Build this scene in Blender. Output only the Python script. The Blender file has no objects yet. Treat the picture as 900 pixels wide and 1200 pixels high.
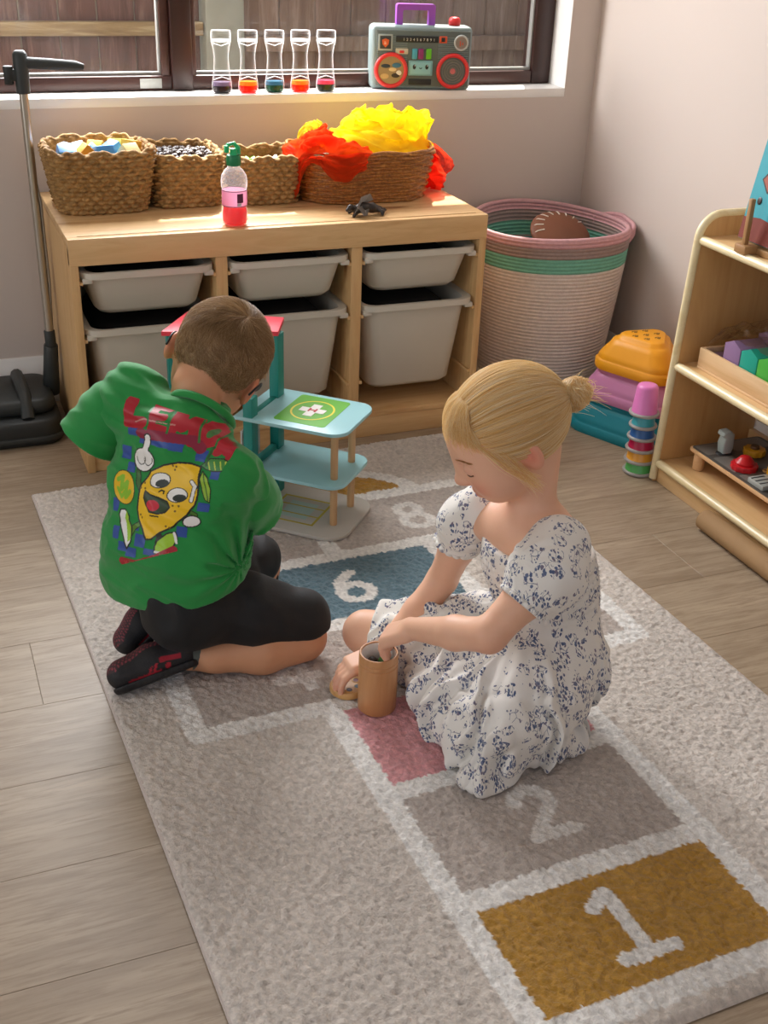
import bpy, bmesh, math, random
import numpy as np
from mathutils import Vector, Matrix
PI = math.pi
S = bpy.context.scene
COL = S.collection
RNG = random.Random(7)

# ------------------------------------------------------------------ camera
def cam_basis(p, y, r):
    cp, sp, cy, sy = math.cos(p), math.sin(p), math.cos(y), math.sin(y)
    F = Vector((sy*cp, cy*cp, -sp)); Rt = Vector((cy, -sy, 0)); U = Rt.cross(F)
    return math.cos(r)*Rt + math.sin(r)*U, -math.sin(r)*Rt + math.cos(r)*U, F
_R, _U, _F = cam_basis(0.4818005, 0.3970613, 0.0399122)
cd = bpy.data.cameras.new('camera'); cam = bpy.data.objects.new('camera', cd); COL.objects.link(cam)
m4 = Matrix((_R, _U, -_F)).transposed().to_4x4(); m4.translation = Vector((-0.28879, -2.38498, 1.14296))
cam.matrix_world = m4
cd.sensor_fit = 'VERTICAL'; cd.sensor_height = 24; cd.lens = 1367.54/1200*24; cd.clip_start = 0.05; cd.clip_end = 60
S.camera = cam

# ------------------------------------------------------------------ light
S.view_settings.view_transform = 'Standard'; S.view_settings.look = 'None'
S.view_settings.gamma = 1; S.view_settings.use_curve_mapping = False
S.view_settings.exposure = 0.17
S.cycles.use_denoising = True
S.cycles.max_bounces = 10; S.cycles.transparent_max_bounces = 24
S.cycles.diffuse_bounces = 4; S.cycles.sample_clamp_indirect = 4
w = bpy.data.worlds.new('sky'); S.world = w; w.use_nodes = True
nt = w.node_tree; bg = nt.nodes['Background']
sk = nt.nodes.new('ShaderNodeTexSky'); sk.sky_type = 'NISHITA'; sk.sun_disc = False
sk.sun_elevation = math.radians(56); sk.sun_rotation = math.radians(24); sk.air_density = 1.0; sk.dust_density = 2.5
nt.links.new(sk.outputs[0], bg.inputs[0]); bg.inputs[1].default_value = 0.16
def sun(name, d, energy, ang, col):
    l = bpy.data.lights.new(name, 'SUN'); l.energy = energy; l.angle = math.radians(ang); l.color = col
    o = bpy.data.objects.new(name, l); COL.objects.link(o)
    o.rotation_euler = Vector(d).to_track_quat('-Z', 'Y').to_euler(); o.location = (0, 3, 5)
sun('sun', (-0.27, -0.60, -0.95), 11.0, 0.8, (1, 0.93, 0.82))
def area(name, loc, d, sx, sy, e, col):
    l = bpy.data.lights.new(name, 'AREA'); l.shape = 'RECTANGLE'; l.size = sx; l.size_y = sy; l.energy = e; l.color = col
    o = bpy.data.objects.new(name, l); COL.objects.link(o); o.location = loc
    o.rotation_euler = Vector(d).to_track_quat('-Z', 'Y').to_euler(); return o
pl = area('window_sky_portal', (0.31, 0.66, 1.3), (0, -1, 0), 2.1, 1.1, 1, (1, 1, 1)); pl.data.cycles.is_portal = True
area('window_daylight', (0.10, 0.72, 1.40), (-0.05, -1, -0.28), 1.3, 0.9, 76, (0.97, 0.98, 1.0))
area('left_fill', (-2.75, -1.3, 1.15), (1, 0.05, -0.1), 1.9, 1.9, 20, (1.0, 0.97, 0.94))  # added soft fill from the left; the door is assumed, out of view
area('rear_fill', (-0.4, -3.45, 1.45), (0, 1, -0.15), 2.2, 1.3, 4, (1, 0.95, 0.90))  # weak fill added behind the camera; no window is known there

# ------------------------------------------------------------------ scene graph helpers
def link(o): COL.objects.link(o); return o
def props(o, label=None, cat=None, group=None, kind=None):
    if label: o['label'] = label
    if cat: o['category'] = cat
    if group: o['group'] = group
    if kind: o['kind'] = kind
    return o
def thing(name, label, cat, loc=(0, 0, 0), group=None):
    o = bpy.data.objects.new(name, None); link(o); o.location = loc; o.empty_display_size = 0.05
    return props(o, label, cat, group)
def root_structure(name, loc=(0, 0, 0)):
    o = bpy.data.objects.new(name, None); link(o); o.location = loc; return props(o, kind='structure')
def world_of(o):
    m = o.matrix_basis.copy()
    return m if o.parent is None else world_of(o.parent) @ o.matrix_parent_inverse @ m
def put(name, me, mat, parent=None, label=None, kind=None):
    o = bpy.data.objects.new(name, me); link(o)
    if mat is not None:
        me.materials.clear()
        for m in (mat if isinstance(mat, (list, tuple)) else [mat]): me.materials.append(m)
    if parent is not None:
        o.parent = parent
        o.matrix_parent_inverse = world_of(parent).inverted()
    if label: o['label'] = label
    if kind: o['kind'] = kind
    return o
def copy_tree(o, parent=None):
    c = o.copy(); link(c)
    if parent is not None: c.parent = parent
    for ch in list(o.children): copy_tree(ch, c)
    return c
def smooth(me, ang=None):
    me.polygons.foreach_set('use_smooth', [True]*len(me.polygons))
    if ang is not None: me.set_sharp_from_angle(angle=math.radians(ang))
    return me
def from_arrays(name, V, Q, sm=True):
    V = np.asarray(V, np.float32); Q = np.asarray(Q, np.int32)
    me = bpy.data.meshes.new(name); n = Q.shape[1]
    me.vertices.add(len(V)); me.vertices.foreach_set('co', V.ravel())
    me.loops.add(Q.size); me.loops.foreach_set('vertex_index', Q.ravel())
    me.polygons.add(len(Q)); me.polygons.foreach_set('loop_start', np.arange(0, Q.size, n, dtype=np.int32))
    me.polygons.foreach_set('loop_total', np.full(len(Q), n, np.int32))
    if sm: me.polygons.foreach_set('use_smooth', np.ones(len(Q), bool))
    me.update(calc_edges=True); return me
def set_col(me, C, name='Col'):
    C = np.asarray(C, np.float32)
    if C.shape[1] == 3: C = np.concatenate([C, np.ones((len(C), 1), np.float32)], 1)
    a = me.color_attributes.new(name, 'FLOAT_COLOR', 'POINT'); a.data.foreach_set('color', C.ravel())

class B:
    """collects shapes into one mesh"""
    def __init__(s): s.bm = bmesh.new()
    def box(s, lo, hi, bev=0.0, seg=2, M=None):
        lo, hi = Vector(lo), Vector(hi); c = (lo+hi)/2; d = hi-lo
        t = bmesh.new(); bmesh.ops.create_cube(t, size=1)
        for v in t.verts: v.co = Vector((v.co.x*d.x, v.co.y*d.y, v.co.z*d.z))+c
        if bev > 0: bmesh.ops.bevel(t, geom=t.edges[:], offset=min(bev, min(d)*0.49), segments=seg, affect='EDGES', profile=0.5)
        return s.add(t, M)
    def add(s, t, M=None):
        if M is not None: bmesh.ops.transform(t, matrix=M, verts=t.verts)
        me = bpy.data.meshes.new('t'); t.to_mesh(me); t.free(); s.bm.from_mesh(me); bpy.data.meshes.remove(me); return s
    def cyl(s, p, q, r, r2=None, seg=20, bev=0.0, caps=True):
        p, q = Vector(p), Vector(q); r2 = r if r2 is None else r2; t = bmesh.new()
        bmesh.ops.create_cone(t, cap_ends=caps, segments=seg, radius1=r, radius2=r2, depth=(q-p).length)
        if bev > 0:
            e = [e for e in t.edges if abs(e.verts[0].co.z-e.verts[1].co.z) < 1e-6]
            bmesh.ops.bevel(t, geom=e, offset=bev, segments=2, affect='EDGES', profile=0.5)
        M = Matrix.Translation((p+q)/2) @ (q-p).to_track_quat('Z', 'Y').to_matrix().to_4x4()
        return s.add(t, M)
    def ball(s, c, r, seg=16, M=None):
        r = (r, r, r) if isinstance(r, (int, float)) else r
        t = bmesh.new(); bmesh.ops.create_uvsphere(t, u_segments=seg, v_segments=max(6, seg*2//3), radius=1)
        for v in t.verts: v.co = Vector((v.co.x*r[0], v.co.y*r[1], v.co.z*r[2]))
        if M is not None: bmesh.ops.transform(t, matrix=M, verts=t.verts)
        return s.add(t, Matrix.Translation(c))
    def lathe(s, prof, c=(0, 0, 0), seg=32, close=False, sx=1, sy=1):
        t = bmesh.new(); rings = []
        for (r, z) in prof:
            if r < 1e-6: rings.append([t.verts.new((0, 0, z))])
            else: rings.append([t.verts.new((r*sx*math.cos(2*PI*i/seg), r*sy*math.sin(2*PI*i/seg), z)) for i in range(seg)])
        for a, b in zip(rings, rings[1:]):
            for i in range(seg):
                j = (i+1) % seg
                if len(a) == 1 and len(b) == 1: continue
                if len(a) == 1: t.faces.new((a[0], b[j], b[i]))
                elif len(b) == 1: t.faces.new((a[i], a[j], b[0]))
                else: t.faces.new((a[i], a[j], b[j], b[i]))
        bmesh.ops.recalc_face_normals(t, faces=t.faces)
        return s.add(t, Matrix.Translation(c))
    def tube(s, pts, r, seg=8, closed=False, cap=True):
        pts = [Vector(p) for p in pts]; n = len(pts); t = bmesh.new(); rings = []
        up = Vector((0, 0, 1)); prev = None
        for i, p in enumerate(pts):
            a = pts[(i-1) % n] if (closed or i > 0) else p; b = pts[(i+1) % n] if (closed or i < n-1) else p
            d = (b-a).normalized()
            x = prev - d*prev.dot(d) if prev is not None else (up.cross(d) if abs(d.z) < 0.95 else Vector((1, 0, 0)).cross(d))
            x.normalize(); prev = x; y = d.cross(x)
            rr = r[i] if isinstance(r, (list, tuple)) else r
            rings.append([t.verts.new(p+(x*math.cos(2*PI*k/seg)+y*math.sin(2*PI*k/seg))*rr) for k in range(seg)])
        for i in range(n if closed else n-1):
            a, b = rings[i], rings[(i+1) % n]
            for k in range(seg): t.faces.new((a[k], a[(k+1) % seg], b[(k+1) % seg], b[k]))
        if not closed and cap: t.faces.new(rings[0][::-1]); t.faces.new(rings[-1])
        return s.add(t)
    def prism(s, poly, t0, t1, axis='z', bev=0.0, M=None):
        """poly in 2D extruded along axis from t0 to t1"""
        f = {'z': lambda a, b, c: (a, b, c), 'y': lambda a, b, c: (a, c, b), 'x': lambda a, b, c: (c, a, b)}[axis]
        t = bmesh.new(); A = [t.verts.new(f(a, b, t0)) for a, b in poly]; C = [t.verts.new(f(a, b, t1)) for a, b in poly]
        t.faces.new(A[::-1]); t.faces.new(C); n = len(poly)
        for i in range(n): t.faces.new((A[i], A[(i+1) % n], C[(i+1) % n], C[i]))
        bmesh.ops.recalc_face_normals(t, faces=t.faces)
        if bev > 0:
            e = [e for f_ in t.faces if len(f_.verts) == n and n > 4 or False for e in f_.edges] or t.edges[:]
            bmesh.ops.bevel(t, geom=list(set(e)), offset=bev, segments=2, affect='EDGES', profile=0.5)
        return s.add(t, M)
    def mesh(s, name='m', sm=35):
        me = bpy.data.meshes.new(name); s.bm.to_mesh(me); s.bm.free()
        return smooth(me, sm) if sm else me
def bx(name, lo, hi, mat, parent=None, bev=0.0015, label=None, M=None, seg=2):
    return put(name, B().box(lo, hi, bev, seg, M).mesh(name), mat, parent, label)
def rrect(x0, y0, x1, y1, r, n=6, corners=(1, 1, 1, 1)):
    out = []
    for k, (cx, cy, a0) in enumerate(((x1-r, y0+r, -90), (x1-r, y1-r, 0), (x0+r, y1-r, 90), (x0+r, y0+r, 180))):
        if corners[k]:
            out += [(cx+r*math.cos(math.radians(a0+90*i/n)), cy+r*math.sin(math.radians(a0+90*i/n))) for i in range(n+1)]
        else: out.append(((x1, y0), (x1, y1), (x0, y1), (x0, y0))[k])
    return out

# ------------------------------------------------------------------ materials
def lin(c):
    if isinstance(c, str):
        c = c.lstrip('#'); c = tuple(int(c[i:i+2], 16)/255 for i in (0, 2, 4))
    return tuple((x/12.92 if x <= 0.04045 else ((x+0.055)/1.055)**2.4) for x in c[:3])
class Mat:
    def __init__(s, name, col='#808080', rough=0.5, **kw):
        s.m = bpy.data.materials.new(name); s.m.use_nodes = True; s.t = s.m.node_tree
        s.b = s.t.nodes['Principled BSDF']; s.out = s.t.nodes['Material Output']
        s.b.inputs['Base Color'].default_value = (*lin(col), 1); s.b.inputs['Roughness'].default_value = rough
        for k, v in kw.items(): s.b.inputs[k.replace('_', ' ')].default_value = v
    def n(s, typ, **kw):
        nd = s.t.nodes.new('ShaderNode'+typ)
        for k, v in kw.items():
            if k in nd.inputs.keys(): nd.inputs[k].default_value = v
            else: setattr(nd, k, v)
        return nd
    def l(s, a, b): s.t.links.new(a, b); return s
    def coord(s, scale=(1, 1, 1), rot=(0, 0, 0), kind='Object'):
        tc = s.n('TexCoord'); mp = s.n('Mapping'); mp.inputs['Scale'].default_value = scale; mp.inputs['Rotation'].default_value = rot
        s.l(tc.outputs[kind], mp.inputs[0]); return mp.outputs[0]
    def noise(s, vec, scale, detail=4, rough=0.5, dist=0.0):
        nd = s.n('TexNoise'); nd.inputs['Scale'].default_value = scale; nd.inputs['Detail'].default_value = detail
        nd.inputs['Roughness'].default_value = rough; nd.inputs['Distortion'].default_value = dist
        s.l(vec, nd.inputs['Vector']); return nd.outputs['Fac']
    def ramp(s, fac, stops, interp='LINEAR'):
        nd = s.n('ValToRGB'); nd.color_ramp.interpolation = interp; e = nd.color_ramp.elements
        while len(e) < len(stops): e.new(0.5)
        for i, (p, c) in enumerate(stops): e[i].position = p; e[i].color = (*(lin(c) if isinstance(c, str) else (c, c, c)), 1)
        s.l(fac, nd.inputs[0]); return nd.outputs[0]
    def mix(s, fac, a, b, mode='MIX'):
        nd = s.n('Mix', data_type='RGBA', blend_type=mode)
        for v, i in ((fac, 0), (a, 6), (b, 7)):
            if isinstance(v, (int, float)): nd.inputs[i].default_value = v
            elif isinstance(v, str): nd.inputs[i].default_value = (*lin(v), 1)
            else: s.l(v, nd.inputs[i])
        return nd.outputs[2]
    def math(s, op, a, b=0.0, c=0.0):
        nd = s.n('Math', operation=op)
        for v, i in ((a, 0), (b, 1), (c, 2)):
            if isinstance(v, (int, float)): nd.inputs[i].default_value = v
            else: s.l(v, nd.inputs[i])
        return nd.outputs[0]
    def color(s, o): s.l(o, s.b.inputs['Base Color']); return s
    def bump(s, h, strength=0.3, dist=0.002, prev=None):
        nd = s.n('Bump'); nd.inputs['Strength'].default_value = strength; nd.inputs['Distance'].default_value = dist
        s.l(h, nd.inputs['Height'])
        if prev is not None: s.l(prev, nd.inputs['Normal'])
        s.l(nd.outputs[0], s.b.inputs['Normal']); return nd.outputs[0]
_mc = {}
def plain(col, rough=0.5, var=0.06, bump=0.0, scale=60, **kw):
    key = ('p', col, rough, var, bump, scale, tuple(kw.items()))
    if key in _mc: return _mc[key]
    M = Mat('paint', col, rough, **kw); v = M.coord(); nz = M.noise(v, scale*0.25, 4)
    h = lin(col); M.color(M.mix(nz, tuple_hex(h, 1-var), tuple_hex(h, 1+var)))
    if bump: M.bump(M.noise(v, scale, 5), bump, 0.001)
    _mc[key] = M.m; return M.m
def tuple_hex(l3, k):
    f = lambda x: max(0, min(1, (12.92*x if x <= 0.0031308 else 1.055*x**(1/2.4)-0.055)))
    return '#%02x%02x%02x' % tuple(int(round(255*f(x*k))) for x in l3)
def wood(name, a, b, c, axis='x', scale=1.0, rough=0.5, knots=False, coat=0.0):
    M = Mat(name, a, rough); M.b.inputs['Coat Weight'].default_value = coat
    st = {'x': (1.2, 14, 14), 'y': (14, 1.2, 14), 'z': (14, 14, 1.2)}[axis]
    v = M.coord(tuple(k*scale for k in st)); oi = M.n('ObjectInfo')
    va = M.n('VectorMath', operation='ADD'); M.l(v, va.inputs[0]); M.l(M.math('MULTIPLY', oi.outputs['Random'], 17.0), va.inputs[1]); v = va.outputs[0]
    n1 = M.noise(v, 1.6, 6, 0.6, 1.2); n2 = M.noise(v, 9, 3, 0.6, 0.4)
    col = M.ramp(n1, [(0.25, a), (0.5, b), (0.75, c)]); col = M.mix(M.math('MULTIPLY', n2, 0.22), col, c, 'MULTIPLY')
    if knots:
        kv = M.coord({'x': (2.2, 9, 9), 'y': (9, 2.2, 9), 'z': (9, 9, 2.2)}[axis]); vo = M.n('TexVoronoi'); vo.inputs['Scale'].default_value = 1.0
        M.l(kv, vo.inputs['Vector']); k = M.ramp(vo.outputs['Distance'], [(0.0, 1.0), (0.09, 0.8), (0.15, 0.0)])
        col = M.mix(k, col, '#8a5427')
    M.color(col); M.bump(n2, 0.12, 0.0008); return M.m
# ================================================================== materials of the place
def wall_mat():
    M = Mat('wall_paint', '#cdc0b7', 0.85); v = M.coord()
    M.color(M.mix(M.noise(v, 1.5, 3), '#cabcb2', '#d0c4bb')); M.bump(M.noise(v, 220, 3), 0.08, 0.0006); return M.m
WALL = wall_mat()
WHITE = plain('#eeebe6', 0.45, 0.02)
def floor_mat():
    M = Mat('oak_vinyl', '#a8957c', 0.42); oi = M.n('ObjectInfo')
    v0 = M.coord((1.4, 16, 16)); va = M.n('VectorMath', operation='ADD'); M.l(v0, va.inputs[0]); M.l(M.math('MULTIPLY', oi.outputs['Random'], 31.0), va.inputs[1]); v = va.outputs[0]
    n1 = M.noise(v, 1.1, 6, 0.62, 1.4); n2 = M.noise(v, 9, 5, 0.65, 0.3)
    c = M.ramp(n1, [(0.28, '#8f7c66'), (0.5, '#ab9880'), (0.72, '#bfac93')])
    c = M.mix(M.ramp(n2, [(0.35, 1.0), (0.55, 0.0)]), c, '#8b7760')
    c = M.mix(0.30, c, M.ramp(oi.outputs['Random'], [(0, '#8a7862'), (1, '#b7a58c')]))
    M.color(c); M.bump(n2, 0.15, 0.0006); return M.m
FLOOR = floor_mat()
X0, X1, Y0, Y1, ZC = -2.7, 1.46, -3.35, 0.46, 2.4

# ------------------------------------------------------------------ floor: a base slab and its boards
fl = root_structure('floor')
put('underlay', B().box((X0-.1, Y0-.1, -0.12), (X1+.1, Y1+.1, -0.004), 0).mesh(), plain('#85735d', 0.9), fl)
_pm = {}
def plank(x0, x1, y0, y1):
    x0, x1 = max(x0, X0), min(x1, X1)
    if x1-x0 < 0.03: return
    key = (round(x1-x0, 3), round(y1-y0, 3))
    if key not in _pm: _pm[key] = B().box((0, 0, -0.004), (x1-x0, y1-y0, 0), 0.0004, 1).mesh('plank')
    o = put('plank', _pm[key], None, fl); 
    if not _pm[key].materials: _pm[key].materials.append(FLOOR)
    o.location = (x0, y0, 0)
y = Y1; r = 0
while y > Y0:
    ya = max(Y0, y-0.182); off = [0.0, .43, .81, .22, .62, 1.03][r % 6]; x = X0-1.25+off
    while x < X1: plank(x+0.0002, x+1.2498, ya+0.0002, y-0.0002); x += 1.25
    y = ya; r += 1

# ------------------------------------------------------------------ walls with their openings
WX0, WX1, WZ0, WZ1 = -0.14, 1.375, 0.722, 1.86
wb = B()
wb.box((X0-.1, Y1, -0.1), (WX0, Y1+.2, ZC), 0); wb.box((WX1, Y1, -0.1), (X1+.1, Y1+.2, ZC), 0)
wb.box((WX0, Y1, -0.1), (WX1, Y1+.2, WZ0-0.02), 0); wb.box((WX0, Y1, WZ1), (WX1, Y1+.2, ZC), 0)
props(put('wall_back', wb.mesh(sm=None), WALL), kind='structure')
props(put('wall_right', B().box((X1, Y0-.1, -0.1), (X1+.1, Y1, ZC), 0).mesh(sm=None), WALL), kind='structure')
wl = B(); wl.box((X0-.1, Y0, -0.1), (X0, -2.3, ZC), 0); wl.box((X0-.1, -0.3, -0.1), (X0, Y1, ZC), 0); wl.box((X0-.1, -2.3, 2.15), (X0, -0.3, ZC), 0)
props(put('wall_left', wl.mesh(sm=None), WALL), kind='structure')
wf = B(); wf.box((X0-.1, Y0-.1, -0.1), (-1.6, Y0, ZC), 0); wf.box((0.8, Y0-.1, -0.1), (X1, Y0, ZC), 0); wf.box((-1.6, Y0-.1, -.1), (0.8, Y0, 0.75), 0); wf.box((-1.6, Y0-.1, 2.15), (0.8, Y0, ZC), 0)
props(put('wall_front', wf.mesh(sm=None), WALL), kind='structure')
props(put('ceiling', B().box((X0-.1, Y0-.1, ZC), (X1+.1, Y1+.2, ZC+.1), 0).mesh(sm=None), plain('#dedad4', 0.9, 0.01)), kind='structure')
# white skirting with a moulded top
prof = [(0, 0), (0, 0.118), (-0.004, 0.118), (-0.007, 0.112), (-0.007, 0.104), (-0.011, 0.098), (-0.011, 0.084), (-0.016, 0.078), (-0.016, 0)]
sk_ = B().prism([(Y1+a, b) for a, b in prof], X0, X1, 'x').mesh('baseboard_back', 40)
props(put('baseboard_back', sk_, WHITE), kind='structure')
sk_ = B().prism([(X1+a, b) for a, b in prof], Y0, Y1-.016, 'y').mesh('baseboard_right', 40)
props(put('baseboard_right', sk_, WHITE), kind='structure')

# ------------------------------------------------------------------ window: white sill, dark frame, sashes, glass
win = root_structure('window_1', (0.3, Y1, WZ0))
MAH = wood('mahogany_upvc', '#2c1511', '#361b16', '#210e0b', 'z', 0.6, 0.35)
MAHL = wood('mahogany_face', '#3d201a', '#4a2a22', '#2e1712', 'x', 0.6, 0.35)
bx('sill', (WX0, Y1-0.001, WZ0-.022), (WX1, 0.60, WZ0), WHITE, win, 0.002)
bx('reveal', (WX1-.001, Y1+.0005, WZ0), (WX1+.004, 0.56, WZ1), WHITE, win, 0.0)
bx('reveal', (WX0-.004, Y1+.0005, WZ0), (WX0+.001, 0.56, WZ1), WHITE, win, 0.0)
bx('reveal', (WX0, Y1+.0005, WZ1-.001), (WX1, 0.56, WZ1+.004), WHITE, win, 0.0)
fy0, fy1 = 0.545, 0.605
bx('frame_rail', (WX0+.0505, fy0, WZ0+.0005), (1.3175, fy1, WZ0+.034), MAHL, win, 0.004)
bx('frame_rail', (WX0+.0505, fy0, WZ1-.05), (1.3175, fy1, WZ1-.001), MAHL, win, 0.004)
bx('frame_post', (1.318, fy0, WZ0+.001), (WX1-.002, fy1, WZ1), MAH, win, 0.004)
bx('frame_post', (WX0+.002, fy0, WZ0+.001), (WX0+.05, fy1, WZ1), MAH, win, 0.004)
bx('mullion', (0.344, fy0-.012, WZ0+.001), (0.394, fy1, WZ1), MAH, win, 0.004)
bx('sash_stile', (0.322, fy0+.004, WZ0+.004), (0.3435, fy1, WZ1-.01), MAHL, win, 0.003)
bx('sash_stile', (0.3945, fy0+.004, WZ0+.004), (0.407, fy1, WZ1-.01), MAHL, win, 0.003)
GREY = plain('#9a9a96', 0.4, 0.03)
for (a, b) in ((WX0+.05, 0.322), (0.407, 1.318)):
    bx('glazing_bead', (a, fy0+.012, WZ0+.0335), (b, fy0+.03, WZ0+.041), GREY, win, 0.001)
    bx('glazing_bead', (b-.005, fy0+.012, WZ0+.04), (b, fy0+.03, WZ1-.05), GREY, win, 0.001)
def glass_mat():
    M = Mat('window_glass'); t = M.n('BsdfTransparent'); g = M.n('BsdfGlossy'); g.inputs['Roughness'].default_value = 0.03
    d = M.n('BsdfDiffuse'); d.inputs['Color'].default_value = (0.85, 0.87, 0.88, 1); fr = M.n('LayerWeight'); fr.inputs[0].default_value = 0.2
    v = M.coord(); dirt = M.ramp(M.noise(v, 3.2, 8, 0.72), [(0.45, 0.01), (0.62, 0.04), (0.75, 0.18)])
    sp = M.n('TexVoronoi'); sp.inputs['Scale'].default_value = 26; M.l(v, sp.inputs['Vector'])
    spot = M.math('MULTIPLY', M.ramp(sp.outputs['Distance'], [(0.05, 0.8), (0.10, 0.0)]), M.ramp(M.noise(v, 5, 2), [(0.60, 0.0), (0.66, 1.0)]))
    a = M.n('MixShader'); M.l(M.math('ADD', dirt, spot), a.inputs[0]); M.l(t.outputs[0], a.inputs[1]); M.l(d.outputs[0], a.inputs[2])
    b = M.n('MixShader'); M.l(M.math('ADD', M.math('MULTIPLY', M.math('POWER', fr.outputs['Facing'], 3.0), 0.5), 0.02), b.inputs[0]); M.l(a.outputs[0], b.inputs[1]); M.l(g.outputs[0], b.inputs[2]); M.l(b.outputs[0], M.out.inputs[0]); return M.m
GL = glass_mat()
bx('pane', (WX0+.05, 0.572, WZ0+.03), (0.322, 0.574, WZ1-.05), GL, win, 0)
bx('pane', (0.407, 0.572, WZ0+.03), (1.318, 0.574, WZ1-.05), GL, win, 0)
bx('sticker', (0.268, fy0-.001, WZ0+.006), (0.320, fy0+.001, WZ0+.028), plain('#c9cbc6', 0.4, 0.1, scale=300), win, 0.0005, label='small pale sticker on the frame corner')

# ------------------------------------------------------------------ garden fence and paving outside
def fence_mat(a, b, c, axis='z'):
    M = Mat('weathered_wood', a, 0.9); oi = M.n('ObjectInfo'); st = (16, 16, 1.6) if axis == 'z' else (1.6, 16, 16)
    v0 = M.coord(st); va = M.n('VectorMath', operation='ADD'); M.l(v0, va.inputs[0]); M.l(M.math('MULTIPLY', oi.outputs['Random'], 13.0), va.inputs[1]); v = va.outputs[0]
    n = M.noise(v, 2.2, 8, 0.7, 0.8); cc = M.ramp(n, [(0.3, a), (0.52, b), (0.7, c)]); cc = M.mix(M.math('MULTIPLY', oi.outputs['Random'], 0.45), cc, '#6b5049')
    M.color(cc); M.bump(n, 0.5, 0.004); return M.m
FP = fence_mat('#33211d', '#573e37', '#7c6558'); FR = fence_mat('#6f5b38', '#8d7a55', '#b3a680', 'x'); FP2 = fence_mat('#584536', '#7a6654', '#98877b')
gr = bpy.data.objects.new('ground', B().box((-5, Y1+.2, -0.3), (6, 6, -0.05), 0).mesh(sm=None)); link(gr)
gr.data.materials.append(plain('#a39c90', 0.95, 0.2, scale=20)); props(gr, kind='structure')
fe = thing('fence', 'weathered brown board fence with a mossy rail beyond the window glass', 'fence', (0.5, 1.62, -.05))
def fboards(xa, xb, yb, mat, wv):
    x = xa; me = None
    while x < xb:
        bw = min(wv, xb-x)-0.004; yy = yb+RNG.uniform(0, .006)
        put('board', B().box((x, yy, -0.05), (x+bw, yy+.018, 1.58+RNG.uniform(-.01, .01)), 0.003, 1).mesh(), mat, fe); x += wv
fboards(-1.30, 0.68, 1.62, FP, 0.118)
bx('rail', (-1.30, 1.583, 0.738), (0.68, 1.619, 0.780), FR, fe, 0.004)
bx('rail', (-1.30, 1.583, 1.40), (0.68, 1.619, 1.45), FR, fe, 0.004)
bx('gravel_board', (-1.30, 1.60, -0.05), (0.68, 1.64, 0.10), FP, fe, 0.004)
bx('concrete_post', (0.684, 1.57, -0.05), (0.812, 1.68, 1.66), plain('#8b8e80', 0.9, 0.25, 0.4, 40), fe, 0.006, label='grey green concrete fence post')
fboards(0.815, 3.2, 1.60, FP2, 0.126)
bx('rail', (0.815, 1.563, 0.690), (3.2, 1.599, 0.738), FP2, fe, 0.004)
bx('rail', (0.815, 1.563, 1.32), (3.2, 1.599, 1.39), FP2, fe, 0.004)
# unseen slabs added over the window to keep the sun off the rug
ev = root_structure('sun_blockers', (0, .9, 2.1)); bx('sun_slab', (-3.5, Y1+.2, 2.06), (3.5, 1.08, 2.16), WHITE, ev, 0); bx('sun_slab_left', (-3.5, 1.08, 2.10), (0.45, 1.42, 2.16), WHITE, ev, 0)

# ================================================================== rug
def seg_d(A, Bq, p, q):
    dx, dy = q[0]-p[0], q[1]-p[1]; t = np.clip(((A-p[0])*dx+(Bq-p[1])*dy)/(dx*dx+dy*dy+1e-12), 0, 1)
    return np.hypot(A-p[0]-t*dx, Bq-p[1]-t*dy)
def arc_pts(cx, cy, rx, ry, a0, a1, n=14): return [(cx+rx*math.cos(math.radians(a0+(a1-a0)*i/n)), cy+ry*math.sin(math.radians(a0+(a1-a0)*i/n))) for i in range(n+1)]
DIG = {1: [[(-.25, -.32), (.02, -.5), (.02, .5)], [(-.32, .5), (.36, .5)]],
       2: [arc_pts(0, -.22, .30, .28, 190, 390)+[(-.32, .5), (.38, .5)]],
       3: [arc_pts(0, -.25, .28, .25, 200, 440), arc_pts(0, .25, .32, .27, -90, 160)],
       4: [[(.12, .5), (.12, -.5), (-.36, .2), (.36, .2)]],
       5: [[(.3, -.5), (-.26, -.5), (-.28, -.05)], arc_pts(0, .2, .32, .3, 210, 500)],
       6: [arc_pts(0, .22, .30, .28, 0, 360), [(-.30, .2), (-.2, -.2), (.16, -.5)]],
       7: [[(-.34, -.5), (.34, -.5), (-.08, .5)]],
       8: [arc_pts(0, -.25, .24, .23, 0, 360), arc_pts(0, .25, .30, .27, 0, 360)],
       9: [arc_pts(0, -.2, .30, .28, 0, 360), [(.30, -.2), (.2, .2), (-.1, .5)]]}
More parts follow.
